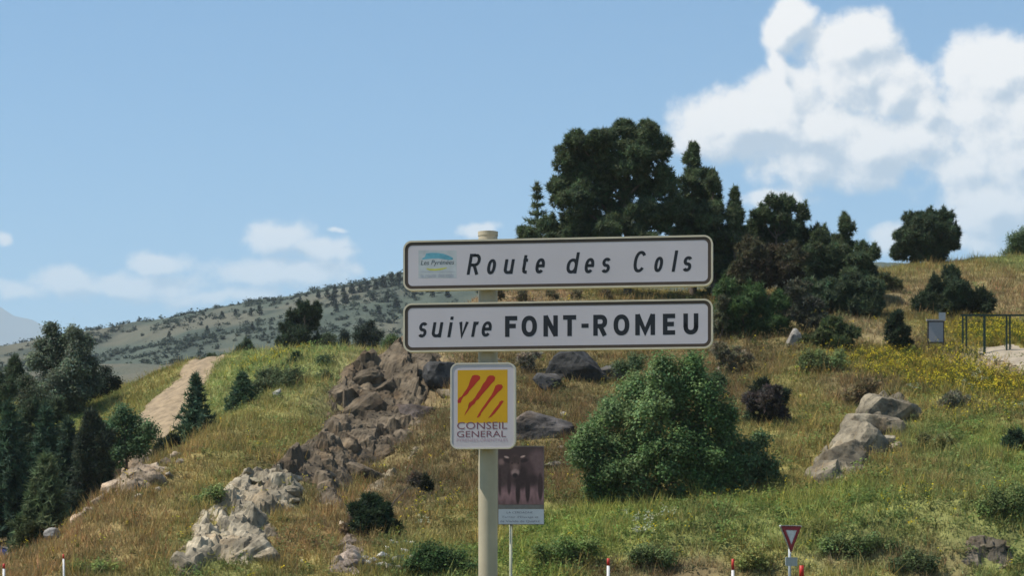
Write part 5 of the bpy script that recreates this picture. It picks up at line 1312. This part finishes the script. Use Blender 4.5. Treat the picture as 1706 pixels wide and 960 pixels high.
for s_, x0_, x1_, y0_, y1_ in (('LA CERDAGNE', 145, 405, 758, 738), ("Terroir d'Elevage et", 95, 462, 810, 782), ('de Viande de Qualité', 78, 475, 850, 824)):
    a = ic(820 + x0_ / 6, 730 + y0_ / 6); b = ic(820 + x1_ / 6, 730 + y1_ / 6)
    text_mesh('lettering', s_, a[0], b[0], a[1], b[1], -.006, M_IINK, bd)

# give-way sign
YD = 68.0
yp = P(1315.5, HZ, YD)
ys_ = empty('give_way_sign', (yp[0], YD, 0), 'red and white downward triangle give-way sign on a grey post', 'road sign', rz=R(42))
M_YR = plain("triangle_red", (.27, .018, .028), .5); M_YW = plain("triangle_white", (.62, .62, .64), .5); M_YB = plain("sign_back", (.60, .60, .57), .5)
def tri(side, r, top):
    h = side * .866; base = [(-side / 2, top), (side / 2, top), (0, top - h)]
    ctr = np.array([0, top - h / 3]); o = []
    for i, p in enumerate(base):
        p = np.array(p); dr = unit((ctr - p)[None])[0]
        c_ = p + dr * r * 2; a0 = math.atan2(-dr[1], -dr[0])
        for k in range(-4, 5): o.append((c_[0] + r * math.cos(a0 + k * R(60) / 4), c_[1] + r * math.sin(a0 + k * R(60) / 4)))
    return o
topz = EYE + (HZ - 876) / F * YD; sd_ = 1.0
def ctri(side, r): 
    h = sd_ * .866; c_ = topz - h / 3
    return tri(side, r, c_ + side * .866 / 3)
bm = bmesh.new(); plate(bm, ctri(1.0, .03), -.06, -.02); bmesh.ops.recalc_face_normals(bm, faces=list(bm.faces)); tp_ = bm_obj('triangle_plate', bm, M_YB, ys_)
bm = bmesh.new(); plate(bm, ctri(.93, .025), -.064, -.0605); bmesh.ops.recalc_face_normals(bm, faces=list(bm.faces)); bm_obj('red_border', bm, M_YR, tp_)
bm = bmesh.new(); plate(bm, ctri(.50, .015), -.068, -.0645); bmesh.ops.recalc_face_normals(bm, faces=list(bm.faces)); bm_obj('white_centre', bm, M_YW, tp_)
bm_obj('post', tube_bm(.04, 0, topz - .1, 16), M_GALV, ys_, smooth=True)
z0_ = EYE + (HZ - 944) / F * YD; z1_ = EYE + (HZ - 929.5) / F * YD
bm = bmesh.new(); plate(bm, [(p[0] + .02, p[1] + (z0_ + z1_) / 2) for p in rrect(.52, z1_ - z0_, .03)], -.06, -.042); bmesh.ops.recalc_face_normals(bm, faces=list(bm.faces)); bm_obj('small_plate', bm, plain("plate_grey", (.34, .36, .36), .5), ys_)

# snow poles
M_SR = plain("pole_red", (.42, .022, .015), .5); M_SW = plain("pole_white", (.62, .60, .58), .5)
def snow_pole(u, vtop, D, dia, redlen, lean, label):
    p = P(u, HZ, D); z = EYE + (HZ - vtop) / F * D
    r = empty('snow_pole', (p[0], D, 0), label, 'snow pole', 'red-tipped snow poles along the road')
    r.rotation_euler = (0, lean, 0)
    bm_obj('white_shaft', tube_bm(dia / 2, 0, z - redlen, 12), M_SW, r, smooth=True)
    bm_obj('red_tip', tube_bm(dia / 2 * 1.04, z - redlen, z, 12, r2=dia / 2 * .9), M_SR, r, smooth=True)
snow_pole(1013.5, 931, 75, .10, .24, 0, 'red and white snow pole below the large bush')
snow_pole(1221, 932, 78, .10, .38, 0, 'red and white snow pole just left of the give-way sign')
snow_pole(1335.5, 943, 62, .13, .34, 0, 'thick red topped snow pole at the right foot of the give-way sign')
snow_pole(107.5, 924, 92, .075, .19, -.02, 'thin leaning snow pole in front of the dry grass at left')
snow_pole(6.5, 940, 90, .10, .20, 0, 'snow pole at the bottom left corner')

# board, small plate and barrier at the top right
g = ground_at(1559, 584); BD = g[1]
M_BF = plain("board_frame", (.05, .042, .04), .7); M_BG = plain("board_grey", (.30, .295, .32), .5, noise_amt=.05)
brd = empty('information_board', (g[0], BD, g[2]), 'grey framed information board on posts in the yellow flowers', 'notice board')
def bz_(v): return EYE + (HZ - v) / F * BD - g[2]
bw = 28 / F * BD
bm = bmesh.new(); plate(bm, [(-bw / 2, bz_(572)), (-bw / 2, bz_(535)), (bw / 2, bz_(535)), (bw / 2, bz_(572))], -.03, .03); bmesh.ops.recalc_face_normals(bm, faces=list(bm.faces)); bm_obj('board_frame', bm, M_BF, brd)
bm = bmesh.new(); plate(bm, [(-bw / 2 + .09, bz_(570)), (-bw / 2 + .09, bz_(537)), (bw / 2 - .07, bz_(537)), (bw / 2 - .07, bz_(570))], -.036, -.0305); bmesh.ops.recalc_face_normals(bm, faces=list(bm.faces)); bm_obj('notice_sheet', bm, M_BG, brd)
bm = bmesh.new(); plate(bm, [(-bw / 2 - .07, bz_(535)), (-bw / 2 - .07, bz_(532.5)), (bw / 2 + .07, bz_(532.5)), (bw / 2 + .07, bz_(535))], -.12, .12); bmesh.ops.recalc_face_normals(bm, faces=list(bm.faces)); bm_obj('board_roof', bm, plain("board_cap", (.33, .31, .30), .6), brd)
for s_ in (-1, 1): bm_obj('post', tube_bm(.04, -.3, bz_(572), 10, s_ * (bw / 2 - .06)), M_BF, brd)
g2 = ground_at(1569, 566)
D2 = min(g2[1], 158); x2 = (1569.5 - CX) / F * D2; z2 = float(H(x2, D2))
pls = empty('small_sign', (x2, D2, z2), 'small pale square plate on a post behind the information board', 'sign')
zt = EYE + (HZ - 521) / F * D2 - z2; zb = EYE + (HZ - 535) / F * D2 - z2; w2 = 11 / F * D2
bm = bmesh.new(); plate(bm, [(-w2 / 2, zb), (-w2 / 2, zt), (w2 / 2, zt), (w2 / 2, zb)], -.05, -.03); bmesh.ops.recalc_face_normals(bm, faces=list(bm.faces)); bm_obj('plate', bm, plain("plate_pale", (.32, .34, .36), .5), pls)
bm_obj('post', tube_bm(.03, -.3, zt, 10), M_GALV, pls)
M_GR = plain("barrier_green", (.020, .040, .028), .55)
D3 = 146.0
gx3 = (1604 - CX) / F * D3
bar = empty('barrier', (gx3, D3, float(H(gx3, D3))), 'dark green metal barrier with one rail beside the sandy patch', 'barrier')
ob = np.array([gx3, D3, float(H(gx3, D3))])
rz_ = EYE + (HZ - 525.5) / F * D3
for u, vb in ((1604, 570), (1610, 560), (1640, 578), (1677, 560), (1682.5, 575), (1722, 578)):
    x3 = (u - CX) / F * D3; zg = float(H(x3, D3)) - .2
    bm = bmesh.new(); bmesh.ops.create_cube(bm, size=1)
    for v in bm.verts: v.co = Vector((x3 + v.co.x * (.15 if u == 1640 else .10), D3 + v.co.y * .1, (zg + rz_ - .06) / 2 + v.co.z * (rz_ - .06 - zg))) - Vector(ob)
    bm_obj('post', bm, M_GR, bar)
bm = bmesh.new(); bmesh.ops.create_cube(bm, size=1)
xa, xb = (1600 - CX) / F * D3, (1760 - CX) / F * D3
for v in bm.verts: v.co = Vector(((xa + xb) / 2 + v.co.x * (xb - xa), D3 + v.co.y * .11, rz_ + v.co.z * .12)) - Vector(ob)
bm_obj('rail', bm, M_GR, bar)

# parked car at the left edge, seen over the grassy edge
CD = 124.0
M_CAR = plain("car_paint", (.055, .065, .19), .25, spec=.6, noise_amt=.04); M_GLASS = plain("car_glass", (.10, .13, .17), .08, spec=.8, noise_amt=.03); M_TYRE = plain("tyre", (.02, .02, .02), .8); M_RIM = plain("rim", (.4, .4, .42), .35, metal=.7); M_LAMP = plain("car_lamp", (.75, .75, .72), .2, spec=.7); M_BUMP = plain("tail_red", (.35, .03, .03), .3)
xc = (17 - CX) / F * CD - 2.05
car = empty('parked_car', (xc, CD, float(H(xc, CD))), 'blue car parked in the hollow at the left edge', 'car')
prof = [(-2.05, .35), (-2.08, .75), (-1.85, .92), (-1.0, .98), (-.45, 1.42), (.85, 1.46), (1.65, 1.0), (2.0, .9), (2.06, .5), (2.0, .3)]
bm = bmesh.new()
L_ = [[bm.verts.new((p[0], s_ * (.84 if p[1] < 1.2 else .66), p[1])) for p in prof] for s_ in (-1, 1)]
bm.faces.new(L_[0]); bm.faces.new(list(reversed(L_[1])))
for i in range(len(prof)):
    j = (i + 1) % len(prof); bm.faces.new((L_[0][j], L_[0][i], L_[1][i], L_[1][j]))
bmesh.ops.bevel(bm, geom=list(bm.edges), offset=.05, segments=2, affect='EDGES'); bmesh.ops.recalc_face_normals(bm, faces=list(bm.faces))
bm_obj('body', bm, M_CAR, car, smooth=False)
for s_ in (-1, 1):
    for w_ in ([(-.88, 1.02), (-.45, 1.36), (.12, 1.38), (.12, 1.02)], [(.2, 1.02), (.2, 1.38), (.8, 1.40), (1.42, 1.04)]):
        bm = bmesh.new(); vs = [bm.verts.new((p[0], s_ * (.80 + .0 - (p[1] - 1.02) * .42 + .055), p[1])) for p in w_]; bm.faces.new(vs); bm_obj('side_window', bm, M_GLASS, car)
    for wx_ in (-1.3, 1.3):
        bm = bmesh.new(); bmesh.ops.create_cone(bm, cap_ends=True, segments=20, radius1=.32, radius2=.32, depth=.2, matrix=Matrix.Translation((wx_, s_ * .80, .32)) @ Matrix.Rotation(R(90), 4, 'X')); w_o = bm_obj('wheel', bm, M_TYRE, car)
        bm = bmesh.new(); bmesh.ops.create_cone(bm, cap_ends=True, segments=16, radius1=.19, radius2=.17, depth=.03, matrix=Matrix.Translation((wx_, s_ * .912, .32)) @ Matrix.Rotation(R(90), 4, 'X')); bm_obj('rim', bm, M_RIM, w_o)
    bm = bmesh.new(); bmesh.ops.create_cube(bm, size=1)
    for v in bm.verts: v.co = Vector((1.99 + v.co.x * .16, s_ * .62 + v.co.y * .34, .80 + v.co.z * .15))
    bm_obj('headlight', bm, M_LAMP, car)
    bm = bmesh.new(); bmesh.ops.create_cube(bm, size=1)
    for v in bm.verts: v.co = Vector((-2.04 + v.co.x * .12, s_ * .62 + v.co.y * .3, .78 + v.co.z * .16))
    bm_obj('tail_light', bm, M_BUMP, car)
bm = bmesh.new(); bm.faces.new([bm.verts.new(p) for p in ((1.56, -.62, 1.065), (1.56, .62, 1.065), (.93, .56, 1.43), (.93, -.56, 1.43))]); 
for v in bm.verts: v.co += Vector((.03, 0, .03))
bm_obj('windscreen', bm, M_GLASS, car)
